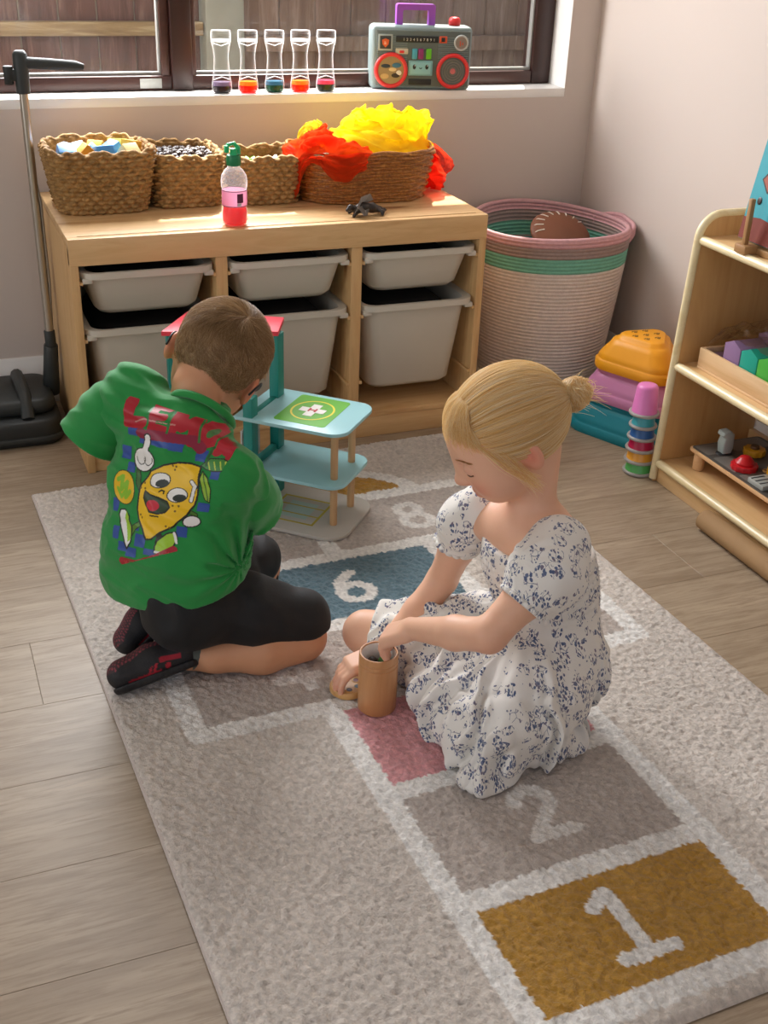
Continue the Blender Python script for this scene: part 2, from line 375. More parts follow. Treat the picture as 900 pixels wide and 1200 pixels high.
def rug():
    W_, L_, h = 1.0055, 1.6115, 0.003
    na, nb = int(W_/h), int(L_/h)
    a = np.linspace(0, W_, na+1); b = np.linspace(0, L_, nb+1); A, Bm = np.meshgrid(a, b)
    rs = np.random.RandomState(3)
    def vnoise(sc, seed):
        r = np.random.RandomState(seed); g = r.rand(int(L_/sc)+3, int(W_/sc)+3); u, v = A/sc, Bm/sc; i, j = u.astype(int), v.astype(int); fu, fv = u-i, v-j
        fu = fu*fu*(3-2*fu); fv = fv*fv*(3-2*fv)
        return (g[j, i]*(1-fu)+g[j, i+1]*fu)*(1-fv)+(g[j+1, i]*(1-fu)+g[j+1, i+1]*fu)*fv
    # pattern, edges a little frayed
    Aw = A+(vnoise(.005, 1)-.5)*.004; Bw = Bm+(vnoise(.005, 2)-.5)*.004
    FIELD, TAUPE, CREAM, MUS, PINK, BLUE = [np.array(lin(c)) for c in ('#d3c9be', '#bbafa5', '#efece6', '#b58522', '#dc9a9c', '#5b7a87')]
    X = [.107, .319, .702, .907]; mid = .506; Y = [1.570, 1.361, 1.135, .913, .70, .473, .257]; lw = .0172
    C = np.empty(A.shape+(3,)); C[:] = FIELD
    def rect(x0, x1, y0, y1, col): C[(Aw > x0) & (Aw < x1) & (Bw > y0) & (Bw < y1)] = col
    rect(X[1], X[2], Y[1], Y[0], MUS); rect(X[1], X[2], Y[2], Y[1], TAUPE); rect(X[1], X[2], Y[3], Y[2], PINK)
    rect(X[0], X[3], Y[4], Y[3], TAUPE); rect(X[1], X[2], Y[5], Y[4], BLUE); rect(X[0], X[3], Y[6], Y[5], TAUPE)
    e = np.hypot((Aw-mid)/.285, (Bw-Y[6])/.165); up = Bw < Y[6]
    C[up & (e < 1.0)] = CREAM
    C[up & (np.hypot((Aw-mid)/.245, (Bw-Y[6])/.13) < 1.0)] = MUS
    Ls = []
    for k in range(4): Ls.append(((X[1], Y[k]), (X[2], Y[k])))
    Ls += [((X[1], Y[0]), (X[1], Y[3])), ((X[2], Y[0]), (X[2], Y[3])), ((X[0], Y[3]), (X[3], Y[3])), ((X[0], Y[4]), (X[3], Y[4])), ((X[0], Y[3]), (X[0], Y[4])), ((X[3], Y[3]), (X[3], Y[4])), ((mid, Y[3]), (mid, Y[4])),
           ((X[1], Y[4]), (X[1], Y[5])), ((X[2], Y[4]), (X[2], Y[5])), ((X[0], Y[5]), (X[3], Y[5])), ((X[0], Y[6]), (X[3], Y[6])), ((X[0], Y[5]), (X[0], Y[6])), ((X[3], Y[5]), (X[3], Y[6])), ((mid, Y[5]), (mid, Y[6]))]
    for p, q in Ls: C[seg_d(Aw, Bw, p, q) < lw] = CREAM
    cen = {1: (.505, 1.462), 2: (.505, 1.246), 3: (.51, 1.02), 4: (.30, .806), 5: (.71, .806), 6: (.492, .587), 7: (.30, .365), 8: (.72, .365), 9: (mid, .19)}
    for d, (cx, cy) in cen.items():
        sc = {1: .104, 2: .090, 9: .06}.get(d, .098); wv = .0105
        for st in DIG[d]:
            for p, q in zip(st, st[1:]):
                C[seg_d(Aw, Bw, (cx+p[0]*sc, cy+p[1]*sc), (cx+q[0]*sc, cy+q[1]*sc)) < wv] = CREAM if d in (1, 6, 3) else CREAM*.7+TAUPE*.3
    fib = .80+.36*vnoise(.0045, 5)+(rs.rand(*A.shape)-.5)*.22
    C = C*fib[..., None]*(0.95+.1*vnoise(.12, 8))[..., None]
    edge = np.minimum.reduce([A, W_-A, Bm, L_-Bm]); prof = np.clip(edge/.010, 0, 1)**.5
    Z = .003+prof*.0085+(vnoise(.0046, 11)-.5)*.0052*prof+(rs.rand(*A.shape)-.5)*.0022*prof+(vnoise(.16, 12)-.5)*.002*prof
    V = np.stack([A+(rs.rand(*A.shape)-.5)*.0016*(prof > .9), -Bm+(rs.rand(*A.shape)-.5)*.0016*(prof > .9), Z], -1).reshape(-1, 3)
    idx = np.arange((na+1)*(nb+1)).reshape(nb+1, na+1)
    Q = np.stack([idx[:-1, :-1], idx[1:, :-1], idx[1:, 1:], idx[:-1, 1:]], -1).reshape(-1, 4)
    me = from_arrays('pile', V, Q); set_col(me, C.reshape(-1, 3))
    M = Mat('rug_pile', '#cfc5be', 0.95); at = M.n('VertexColor'); at.layer_name = 'Col'; M.l(at.outputs[0], M.b.inputs['Base Color'])
    M.b.inputs['Sheen Weight'].default_value = 0.25; M.b.inputs['Sheen Roughness'].default_value = 0.6
    v = M.coord(); M.bump(M.noise(v, 380, 3, 0.6), 0.8, 0.003)
    t = thing('rug', 'pale beige hopscotch rug with numbered white outlined squares on the floor', 'rug', (-.131, -.0783, 0)); t.rotation_euler = (0, 0, .0359)
    def ch(n, me, mat, **k):
        o = put(n, me, mat, None, **k); o.parent = t; return o
    ch('pile', me, M.m, kind='stuff')
    ch('backing', B().box((.001, -L_+.001, 0.0), (W_-.001, -.001, .0035), 0.001, 1).mesh(), plain('#a89c90', 0.9))
    bnd = B(); r_ = .0042; z = .0042
    bnd.tube([(r_, -r_, z), (W_-r_, -r_, z), (W_-r_, -L_+r_, z), (r_, -L_+r_, z)], r_, 8, True); ch('binding', bnd.mesh(), plain('#c9bdb4', 0.9, 0.1, 0.5, 500))
rug()

# ================================================================== pine storage unit
PINE = wood('pine', '#d6ab74', '#e0bb86', '#c4935a', 'x', 1.0, 0.5, True, 0.1)
PINEY = wood('pine_y', '#cfa26c', '#dab47e', '#bd8d56', 'y', 1.0, 0.5, True)
PINEZ = wood('pine_z', '#cfa26c', '#dab47e', '#bd8d56', 'z', 1.0, 0.5, True)
un = thing('storage_unit', 'low pine storage unit with six pull-out tubs under the window', 'storage unit', (.47, .22, 0))
UD = .44
bx('side_panel', (0, 0, 0), (.018, UD, .5015), PINEZ, un, 0.002); bx('side_panel', (.922, 0, 0), (.94, UD, .5015), PINEZ, un, 0.002)
bx('top_panel', (.0, .0185, .502), (.94, UD, .52), PINE, un, 0.002)
bx('top_rail', (0, -.001, .464), (.94, .018, .52), PINE, un, 0.0025)
bx('groove', (.022, .020, .5195), (.918, .022, .5203), plain('#9a7648', 0.8), un, 0)
for x in (.303, .6105):
    bx('divider', (x, .003, .066), (x+.026, UD-.01, .5015), PINEZ, un, 0.002)
bx('bottom_shelf', (.018, .004, .052), (.922, UD-.005, .066), PINE, un, 0.001)
bx('plinth', (.018, .006, 0), (.922, .024, .0518), PINE, un, 0.002)
for x in (.018, .329, .6365):
    xe = {.018: .303, .329: .6105, .6365: .922}[x]
    for z in (.146, .21, .306, .37, .43):
        if z in (.306, .43, .146):
            bx('runner', (x, .002, z-.007), (x+.0065, UD-.02, z), PINEY, un, 0.0008); bx('runner', (xe-.0065, .002, z-.007), (xe, UD-.02, z), PINEY, un, 0.0008)
TUBW = plain('#cbc4b5', 0.38, 0.02)
def tub(x0, x1, ztop, depth_z, label, sy=0.0):
    """x0..x1 rim outer, open tub sliding on runners"""
    cx = (x0+x1)/2; W_ = x1-x0; y0, y1 = -.012+sy, .40+sy; t = thing('storage_tub', label, 'tub', (cx, .2+sy, ztop-depth_z), 'white tubs in the pine unit')
    b = B(); bm = b.bm; n = 5
    def ring(ix, iy, z, r): return [bm.verts.new((px, py, z)) for px, py in rrect(x0+ix, y0+iy, x1-ix, y1-iy, r, n)]
    ts = .030 if depth_z < .15 else .036
    R = [ring(.014, .02, ztop-.012, .03), ring(.0, .006, ztop-.013, .035), ring(-.0, .006, ztop, .035), ring(.006, .012, ztop+.001, .032), ring(.017, .023, ztop-.002, .03),
         ring(.017+ts*.5, .028+ts*.4, ztop-depth_z+.01, .03), ring(.03+ts*.5, .045+ts*.4, ztop-depth_z+.004, .02)]
    Ro = [R[0], ring(.014+ts*.55, .024+ts*.45, ztop-depth_z+.012, .034), ring(.024+ts*.55, .036+ts*.45, ztop-depth_z, .03)]
    def strip(P, Q):
        k = len(P)
        for i in range(k): bm.faces.new((P[i], P[(i+1) % k], Q[(i+1) % k], Q[i]))
    for P, Q in zip(R, R[1:]): strip(P, Q)
    bm.faces.new(R[-1]); strip(Ro[0], Ro[1]); strip(Ro[1], Ro[2]); bm.faces.new(Ro[2])
    bmesh.ops.recalc_face_normals(bm, faces=bm.faces)
    put('tub_body', b.mesh('tub_body', 50), TUBW, t)
    for xx in (x0+.004, x1-.024): bx('corner_lug', (xx, y0+.012, ztop-.022), (xx+.020, y0+.03, ztop-.011), TUBW, t, .002)
    return t
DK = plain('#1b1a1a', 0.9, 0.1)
rows = [(.0275, .2935), (.3385, .6015), (.646, .9125)]
rows = [(.0195, .3015), (.3305, .609), (.638, .9205)]
nm = ['left', 'middle', 'right']
for i, (a, c) in enumerate(rows):
    tub(a, c, .448, .098, 'shallow white tub in the upper %s bay of the pine unit' % nm[i])
    tub(a, c, .326, .215, 'deep white tub in the lower %s bay of the pine unit' % nm[i])
    f = B(); f.box((a+.040, .042, .24), (c-.040, .360, .312), .03, 3)  # black block added so the deep tub's inside reads as dark shade
    props(put('shade_filler', f.mesh(), DK), 'black filler for the shade inside the deep tub of the %s bay' % nm[i], 'cloth', 'black shade fillers in the deep tubs')
    f = B(); f.box((a+.046, .046, .368), (c-.046, .355, .436), .025, 3)  # dark block added to blacken the shallow tub below its rim
    props(put('dark_filler', f.mesh(), DK), 'dark filler added inside the shallow tub of the %s bay' % nm[i], 'filler', 'dark fillers in the shallow tubs')
# ================================================================== woven baskets
def fibre_mat(name, a, b, c, scale=90, bump=0.5, rough=0.75):
    M = Mat(name, a, rough); v = M.coord(); n1 = M.noise(v, scale, 5, 0.65); n2 = M.noise(v, 9, 3)
    col = M.ramp(n1, [(0.3, c), (0.5, a), (0.7, b)]); col = M.mix(M.math('MULTIPLY', n2, 0.35), col, b); M.color(col); M.bump(n1, bump, 0.0015); return M.m
SEA = fibre_mat('seagrass', '#96703c', '#c49a60', '#573a19'); WICK = fibre_mat('willow', '#96581f', '#c58a44', '#4f2c0e', 150, 0.25, 0.38)
def rr_contour(hx, hy, r, n):
    """n points evenly spaced along a rounded rectangle, with normals"""
    segs = [('l', (hx, -(hy-r)), (hx, hy-r)), ('a', (hx-r, hy-r), 0), ('l', (hx-r, hy), (-(hx-r), hy)), ('a', (-(hx-r), hy-r), 90), ('l', (-hx, hy-r), (-hx, -(hy-r))), ('a', (-(hx-r), -(hy-r)), 180), ('l', (-(hx-r), -hy), (hx-r, -hy)), ('a', (hx-r, -(hy-r)), 270)]
    Ls = [math.dist(s[1], s[2]) if s[0] == 'l' else PI/2*r for s in segs]; T = sum(Ls); P, N = [], []
    for i in range(n):
        d = T*i/n; k = 0
        while d > Ls[k] and k < 7: d -= Ls[k]; k += 1
        s = segs[k]
        if s[0] == 'l':
            f = d/Ls[k] if Ls[k] > 1e-9 else 0; P.append((s[1][0]+(s[2][0]-s[1][0])*f, s[1][1]+(s[2][1]-s[1][1])*f)); N.append([(1, 0), 0, (0, 1), 0, (-1, 0), 0, (0, -1)][k])
        else:
            an = math.radians(s[2])+d/r; P.append((s[1][0]+r*math.cos(an), s[1][1]+r*math.sin(an))); N.append((math.cos(an), math.sin(an)))
    return np.array(P), np.array(N)
def woven(name, parent, mat, c, bot, top, r, h, rows, stakes, amp, wobble=0.003, thick=0.008, seed=0, per=6, pr=4, rimr=0.005, rim_amp=0.003):
    rs = np.random.RandomState(seed); nu = stakes*per; nv = rows*pr
    Pb, Nb = rr_contour(bot[0], bot[1], min(r*.9, min(bot)*.999), nu); Pt, Nt = rr_contour(top[0], top[1], r, nu)
    u = np.arange(nu)/per; V = []
    stk = rs.rand(stakes+1); jit = rs.rand(rows+1, stakes+1)
    ph = rs.rand()*6; wob = np.sin(u/stakes*2*PI*3+ph)*wobble+np.sin(u/stakes*2*PI*7+ph*2)*wobble*.5
    def surf(v, inner):
        f = v/nv; fr = (v/pr) % 1; row = int(v//pr) if v < nv else rows-1
        bulge = abs(math.sin(PI*fr)); off = (row % 2)*PI
        wv = np.cos(PI*u+off); ji = jit[min(row, rows), (u.astype(int)) % stakes]
        d = amp*(bulge*(.72+.28*wv)*(.75+.5*ji)+.25*wv)
        if inner: d = -thick-amp*bulge*(.5-.4*wv)*.6
        ff = f**.85; P = Pb*(1-ff)+Pt*ff; N = Nb*(1-ff)+Nt*ff
        P = P+N*(d+wob*f)[:, None]
        z = np.full(nu, h*f)+wob*.9*f+ (np.sin(PI*u+off)*0.0006)
        return np.concatenate([P, z[:, None]], 1)
    rings = [surf(v, False) for v in range(nv+1)]+[surf(v, True) for v in range(nv, -1, -2)]
    V = np.concatenate(rings)+np.array(c); nr = len(rings); idx = np.arange(nr*nu).reshape(nr, nu); nx = np.roll(idx, -1, 1)
    Q = np.stack([idx[:-1], nx[:-1], nx[1:], idx[1:]], -1).reshape(-1, 4)
    put('weave', from_arrays('weave', V, Q), mat, parent)
    # plaited rim
    top_ring = surf(nv, False)[::2]; n = len(top_ring); cc = np.array(c)
    ns = 8; Vr = []
    for k in range(ns):
        a = 2*PI*k/ns; N = (Nt[::2]); tw = 1+.45*np.sin(np.arange(n)*.9+a)
        rad = rimr*tw; Vr.append(np.concatenate([top_ring[:, :2]-N*(thick*.4)+N*(rad*math.cos(a))[:, None], (top_ring[:, 2]+rad*math.sin(a)+rim_amp*np.sin(np.arange(n)*.45))[:, None]], 1)+cc)
    Vr = np.concatenate(Vr); idx = np.arange(ns*n).reshape(ns, n); nx = np.roll(idx, -1, 1); i2 = np.roll(idx, -1, 0); n2 = np.roll(nx, -1, 0)
    put('rim', from_arrays('rim', Vr, np.stack([idx, nx, n2, i2], -1).reshape(-1, 4)), mat, parent)
    b = B(); b.prism([tuple(p) for p in (Pb*.985+np.array(c[:2]))[::max(1, per)]], c[2]+.0, c[2]+.006, 'z'); put('base', b.mesh(), mat, parent)
UT = .5204
b1 = thing('seagrass_basket', 'largest woven seagrass basket, holding blue and yellow blocks, nearest the carpet sweeper', 'basket', (.113, .277, UT), 'seagrass baskets on the pine unit')
woven('b', b1, SEA, (.113, .277, UT), (.088, .085), (.112, .103), .042, .130, 13, 64, .0070, .0022, seed=1, pr=6)
b2 = thing('seagrass_basket', 'middle seagrass basket full of dark brown conkers on the pine unit', 'basket', (.303, .303, UT), 'seagrass baskets on the pine unit')
woven('b', b2, SEA, (.303, .303, UT), (.070, .092), (.082, .106), .036, .110, 11, 56, .0064, .0018, seed=2, pr=6)
b3 = thing('seagrass_basket', 'smallest seagrass basket with green bits inside, beside the orange scarf', 'basket', (.487, .270, UT), 'seagrass baskets on the pine unit')
woven('b', b3, SEA, (.487, .270, UT), (.062, .070), (.077, .082), .030, .103, 10, 48, .0064, .0018, seed=3, pr=6)
wk = thing('wicker_basket', 'round honey brown willow basket overflowing with scarves on the pine unit', 'basket', (.722, .262, UT))
woven('b', wk, WICK, (.722, .258, UT), (.150, .098), (.172, .116), .098, .113, 15, 32, .0066, .001, .006, seed=4, per=6, pr=5, rimr=.0042, rim_amp=.001)
# blocks in the first basket
BLK = [((.045, .235), '#5a9be0', 'blue'), ((.083, .245), '#c58a1d', 'ochre'), ((.122, .228), '#3f8fe0', 'blue'), ((.150, .270), '#3b86c9', 'blue'), ((.175, .235), '#e8dfa0', 'cream'), ((.190, .285), '#d9a02a', 'ochre'),
       ((.075, .305), '#cfd9ea', 'pale'), ((.120, .315), '#d9a02a', 'ochre'), ((.048, .295), '#8ab4e8', 'blue'), ((.165, .325), '#c9d36a', 'green'), ((.105, .275), '#4f8fd4', 'blue')]
bl = {0: 'pale blue wooden block nearest the rounded end corner inside the first seagrass basket', 1: 'ochre wooden block standing between two blue ones in the first seagrass basket', 2: 'bright blue wooden block tilted at the front of the first seagrass basket', 3: 'small blue wooden block tucked behind the bright blue one in the basket', 4: 'cream wooden block at the front rim of the first seagrass basket', 5: 'ochre wooden block at the far corner of the first seagrass basket', 6: 'whitish wooden block at the back wall of the first seagrass basket', 7: 'ochre wooden block at the back wall of the first seagrass basket', 8: 'light blue wooden block in the back corner nearest the sweeper', 9: 'yellow green wooden block at the back of the first seagrass basket', 10: 'blue wooden block in the very middle of the first seagrass basket'}
for i, ((x, y), c, n) in enumerate(BLK):
    s_ = .022; z = UT+.120-(.006 if i > 5 else 0); M_ = Matrix.Translation((x, y, z)) @ Matrix.Rotation(i*1.7, 4, 'Z') @ Matrix.Rotation(.5+.35*math.sin(i*2.1), 4, 'X')
    o = put('wooden_block', B().box((-s_*.85, -s_*.6, -s_*.8), (s_*.85, s_*.6, s_*.8), .002, 2, M_).mesh(), plain(c, 0.5, 0.03))
    props(o, bl.get(i, 'wooden toy block half buried at the back of the first seagrass basket'), 'block', 'wooden blocks in the first seagrass basket')
bxp = B(); bxp.box((.035, .205, UT+.02), (.19, .345, UT+.103), .01); props(put('wooden_block_fill', bxp.mesh(), plain('#8a7a4e', 0.9, 0.3)), 'lower layer of wooden blocks under those on top in the first basket', 'blocks', kind='stuff')
# conkers
CON = plain('#33221a', 0.32, 0.3, 0.3, 90); cme = B().ball((0, 0, 0), (.0115, .0105, .009), 10).mesh()
rr = random.Random(5); pts = []
for k in range(4000):
    x, y = .303+rr.uniform(-.066, .066), .303+rr.uniform(-.090, .090)
    if all((x-a)**2+(y-b)**2 > .0165**2 for a, b in pts): pts.append((x, y))
for (x, y) in pts:
    o = put('conker', cme, CON); o.location = (x, y, UT+.090+.010*math.cos((x-.303)*18)*math.cos((y-.303)*14)+rr.uniform(-.003, .003)); o.rotation_euler = (rr.uniform(0, 3), rr.uniform(0, 3), rr.uniform(0, 3))
    props(o, 'shiny dark brown conker in the heap filling the middle seagrass basket', 'conker', 'conkers in the middle seagrass basket')
f = B(); f.lathe([(0, 0), (.066, 0), (.066, .075), (.05, .082), (0, .087)], (.303, .303, UT+.004), 24, sy=1.3); props(put('conker_fill', f.mesh(), plain('#241712', 0.7, 0.4, 0.8, 120)), 'lower layers of dark conkers beneath the top of the heap', 'conkers', kind='stuff')
# bits in the third basket
f = B(); f.box((.432, .208, UT+.01), (.542, .332, UT+.070), .02, 3); props(put('dried_moss', f.mesh(), plain('#4e5a35', 0.95, 0.4, 0.8, 60)), 'dried grey green moss filling the smallest seagrass basket', 'moss', kind='stuff')
for i, (x, y, c, n) in enumerate(((.478, .262, '#55b33c', 'bright green plastic leaf on top of the smallest basket'), (.520, .290, '#e6e4ea', 'small white plastic flower in the smallest basket'), (.462, .285, '#7ac34e', 'pale green sprig behind the bright leaf in the smallest basket'))):
    t = thing('plastic_leaf' if i != 1 else 'plastic_flower', n, 'leaf' if i != 1 else 'flower', (x, y, UT+.07))
    for k in range(5):
        a = k*2*PI/5+i; M_ = Matrix.Translation((x, y, UT+.074)) @ Matrix.Rotation(a, 4, 'Z') @ Matrix.Rotation(-.5, 4, 'Y') @ Matrix.Translation((.010, 0, .006))
        put('petal' if i == 1 else 'leaflet', B().ball((0, 0, 0), (.013, .006, .0018), 10, M_ ).mesh(), plain(c, 0.4), t)

# ================================================================== clear plastics and bottles
def clear_mat(name, tint=(1, 1, 1), white=0.0, edge=0.55):
    M = Mat(name); t = M.n('BsdfTransparent'); t.inputs[0].default_value = (*tint, 1); g = M.n('BsdfGlossy'); g.inputs['Roughness'].default_value = 0.06
    d = M.n('BsdfDiffuse'); d.inputs[0].default_value = (.95, .96, .97, 1); tr = M.n('BsdfTranslucent'); tr.inputs[0].default_value = (.95, .96, .97, 1)
    dd = M.n('AddShader'); M.l(d.outputs[0], dd.inputs[0]); M.l(tr.outputs[0], dd.inputs[1])
    lw = M.n('LayerWeight'); lw.inputs[0].default_value = 0.35; f = M.math('POWER', lw.outputs['Facing'], 2.2)
    a = M.n('MixShader'); M.l(M.math('ADD', M.math('MULTIPLY', f, edge), white), a.inputs[0]); M.l(t.outputs[0], a.inputs[1]); M.l(dd.outputs[0], a.inputs[2])
    b = M.n('MixShader'); M.l(M.math('MULTIPLY', M.math('POWER', lw.outputs['Facing'], 4.0), 0.5), b.inputs[0]); M.l(a.outputs[0], b.inputs[1]); M.l(g.outputs[0], b.inputs[2]); M.l(b.outputs[0], M.out.inputs[0]); return M.m
CLR = clear_mat('clear_plastic'); CLR2 = clear_mat('clear_plastic_thick', white=0.12, edge=0.8)
def liquid(col, glow=0.45):
    M = Mat('liquid', col, 0.12); M.b.inputs['Transmission Weight'].default_value = 0.0
    tr = M.n('BsdfTranslucent'); tr.inputs[0].default_value = (*lin(col), 1); a = M.n('MixShader'); a.inputs[0].default_value = glow
    M.l(M.b.outputs[0], a.inputs[1]); M.l(tr.outputs[0], a.inputs[2]); M.l(a.outputs[0], M.out.inputs[0]); return M.m
SILL = .7225
SB = [(.452, '#3a2f38', '#8f7d96', 'dark violet'), (.517, '#ff2a1c', '#ff9a2a', 'red and orange (second from the mullion)'), (.583, '#1d5b45', '#4f86a0', 'green and blue'), (.648, '#ff3318', '#ff9433', 'red and orange (second from the boombox)'), (.714, '#2c3a33', '#d95c7c', 'dark green and pink')]
hp = [(.0, .0), (.0215, .0), (.0235, .003), (.0240, .012), (.0235, .024), (.0215, .034), (.0195, .050), (.0180, .070), (.0175, .082), (.0190, .096), (.0215, .107), (.0235, .114), (.0240, .122), (.0240, .135), (.0228, .140), (.0, .1405)]
for i, (x, c1, c2, n) in enumerate(SB):
    y = .487
    t = thing('liquid_timer', 'clear hourglass timer with %s liquid at its base' % n, 'toy', (x, y, SILL), 'liquid timers on the window sill')
    put('tube', B().lathe(hp, (x, y, SILL), 28, sy=.75).mesh(sm=60), CLR, t)
    put('lower_liquid', B().lathe([(0, .002), (.0205, .002), (.0222, .006), (.0224, .017), (0, .0172)], (x, y, SILL), 24, sy=.74).mesh(sm=50), liquid(c1), t)
    put('upper_liquid', B().lathe([(0, .0173), (.0222, .0173), (.0212, .026), (0, .0262)], (x, y, SILL), 24, sy=.74).mesh(sm=50), liquid(c2), t)
    for z, s_ in ((.031, 1), (.112, -1)):
        b = B(); b.tube([(x-.019, y, SILL+z), (x, y-.002, SILL+z+s_*.006), (x+.019, y, SILL+z)], .0011, 6); put('funnel_wall', b.mesh(), CLR2, t)
    put('cap_disc', B().lathe([(0, .116), (.0222, .116), (.0222, .120), (0, .1202)], (x, y, SILL), 24, sy=.74).mesh(), CLR2, t)
# drink bottle with green sports cap
bx0, by0 = .357, .040
dt = thing('drink_bottle', 'small clear bottle of pink drink with a green flip cap on the pine unit', 'bottle', (bx0, by0, UT))
bp_ = [(0, .001), (.019, .0), (.0255, .004), (.0275, .012), (.0275, .030), (.0255, .037), (.0250, .042), (.0255, .074), (.0275, .082), (.0280, .092), (.0262, .104), (.020, .114), (.0135, .120), (.0125, .126), (0, .1265)]
put('bottle_body', B().lathe(bp_, (bx0, by0, UT), 36).mesh(sm=60), clear_mat('pet', white=.06, edge=.5), dt)
put('pink_drink', B().lathe([(0, .002), (.018, .002), (.0238, .005), (.0258, .012), (.0258, .030), (.0243, .037), (.0240, .0415), (0, .0417)], (bx0, by0, UT), 30).mesh(sm=50), liquid('#f0394a', .6), dt)
LB = Mat('label', '#c987a4', 0.4); tr_ = LB.n('BsdfTranslucent'); tr_.inputs[0].default_value = (*lin('#e9a0bb'), 1); ms = LB.n('MixShader'); ms.inputs[0].default_value = .4
LB.l(LB.b.outputs[0], ms.inputs[1]); LB.l(tr_.outputs[0], ms.inputs[2]); LB.l(ms.outputs[0], LB.out.inputs[0])
put('label_band', B().lathe([(.0262, .0425), (.0265, .0435), (.0265, .073), (.0262, .074)], (bx0, by0, UT), 36).mesh(sm=50), LB.m, dt)
DKP = plain('#5b2140', 0.5)
for z in (.0420, .0735): put('label_edge', B().lathe([(.0266, z), (.0268, z+.0008), (.0266, z+.0016)], (bx0, by0, UT), 36).mesh(), DKP, dt)
def curved_patch(a0, a1, z0, z1, r, n=6):
    b = bmesh.new(); P = [[b.verts.new((bx0+r*math.cos(a0+(a1-a0)*i/n), by0+r*math.sin(a0+(a1-a0)*i/n), UT+z)) for i in range(n+1)] for z in (z0, z1)]
    for i in range(n): b.faces.new((P[0][i], P[0][i+1], P[1][i+1], P[1][i]))
    me = bpy.data.meshes.new('patch'); b.to_mesh(me); b.free(); return me
put('ingredients_panel', curved_patch(-1.62, -1.08, .051, .070, .0268), DKP, dt)
put('barcode_panel', curved_patch(-1.62, -1.25, .0445, .0505, .0268), plain('#e8dfe4', .4), dt)
for k in range(5): put('barcode_bar', curved_patch(-1.60+k*.07, -1.575+k*.07, .0448, .0502, .0269, 2), plain('#3a2030', .5), dt)
GRN = plain('#0f7d4c', 0.35); GRN2 = plain('#23b876', 0.3)
put('cap', B().lathe([(0, .124), (.0140, .124), (.0152, .126), (.0152, .142), (.0140, .145), (0, .1452)], (bx0, by0, UT), 28).mesh(), GRN, dt)
put('spout', B().lathe([(0, .144), (.008, .144), (.007, .154), (.009, .158), (0, .159)], (bx0, by0, UT), 20).mesh(), GRN2, dt)
b = B(); b.tube([(bx0+.012, by0, UT+.146), (bx0+.012, by0+.002, UT+.158), (bx0+.002, by0+.003, UT+.168), (bx0-.010, by0+.002, UT+.166), (bx0-.016, by0, UT+.156)], .0042, 10)
b.box((bx0-.019, by0-.006, UT+.150), (bx0-.010, by0+.006, UT+.165), .002); put('flip_lid', b.mesh(), GRN2, dt)

# ================================================================== scarves
def scarf_mat(col, alpha=0.35):
    M = Mat('chiffon', col, 0.6); tr = M.n('BsdfTranslucent'); tr.inputs[0].default_value = (*lin(col), 1); d = M.n('BsdfDiffuse'); d.inputs[0].default_value = (*lin(col), 1)
    a = M.n('MixShader'); a.inputs[0].default_value = .6; M.l(d.outputs[0], a.inputs[1]); M.l(tr.outputs[0], a.inputs[2])
    tp = M.n('BsdfTransparent'); h = lin(col); tp.inputs[0].default_value = (min(1, h[0]*.6+.4), min(1, h[1]*.8+.2), h[2]*.7+.25, 1)
    lw = M.n('LayerWeight'); lw.inputs[0].default_value = .4; b = M.n('MixShader')
    M.l(M.math('SUBTRACT', alpha, M.math('MULTIPLY', lw.outputs['Facing'], alpha*.9)), b.inputs[0]); M.l(a.outputs[0], b.inputs[1]); M.l(tp.outputs[0], b.inputs[2]); M.l(b.outputs[0], M.out.inputs[0]); return M.m
_ng = {}
def np_noise(P, sc, seed):
    """value noise on (N,3) points"""
    if seed not in _ng: _ng[seed] = np.random.RandomState(seed).rand(32, 32, 32).astype(np.float32)
    G = _ng[seed]; Q = P/sc; I = np.floor(Q).astype(int); F = Q-I; F = F*F*(3-2*F); out = 0
    for dx in (0, 1):
        for dy in (0, 1):
            for dz in (0, 1):
                wgt = (F[:, 0] if dx else 1-F[:, 0])*(F[:, 1] if dy else 1-F[:, 1])*(F[:, 2] if dz else 1-F[:, 2])
                out = out+wgt*G[(I[:, 0]+dx) % 32, (I[:, 1]+dy) % 32, (I[:, 2]+dz) % 32]
    return out
def sheet(fn, nu, nv, seed, amp, sc):
    u, v = np.meshgrid(np.linspace(0, 1, nu), np.linspace(0, 1, nv)); P = fn(u.ravel(), v.ravel()); UV = np.stack([u.ravel(), v.ravel(), 0*u.ravel()], 1)
    for k, (a, s) in enumerate(((amp, sc), (amp*.5, sc*.45), (amp*.22, sc*.2))):
        for ax in range(3): P[:, ax] += (np_noise(UV*1.0+np.array([ax*3.1, seed*.37, k]), s, seed+ax*7+k)-.5)*2*a
        for ax in range(3): P[:, ax] += (np_noise(P*1.0+7, .07*(k+1)**-.6, seed+31+ax+k)-.5)*a*.3
    idx = np.arange(nu*nv).reshape(nv, nu); Q = np.stack([idx[:-1, :-1], idx[:-1, 1:], idx[1:, 1:], idx[1:, :-1]], -1).reshape(-1, 4)
    return from_arrays('cloth', P, Q)
YEL = scarf_mat('#fdee40', .34); ORG = scarf_mat('#fb5a2a', .55); RED = scarf_mat('#f6482a', .58)
RZ = UT+.113
def f_yel(u, v):   # rumpled mound over the basket mouth
    a = u*2*PI; r = v**.8; x = .752+r*(.135+.015*np.cos(3*a))*np.cos(a); y = .262+r*.102*np.sin(a)
    z = RZ+.052*(1-r**3)+.012*np.sin(a*2+1)*r-.012*(r > .9)+.004; return np.stack([x, y, z], 1)
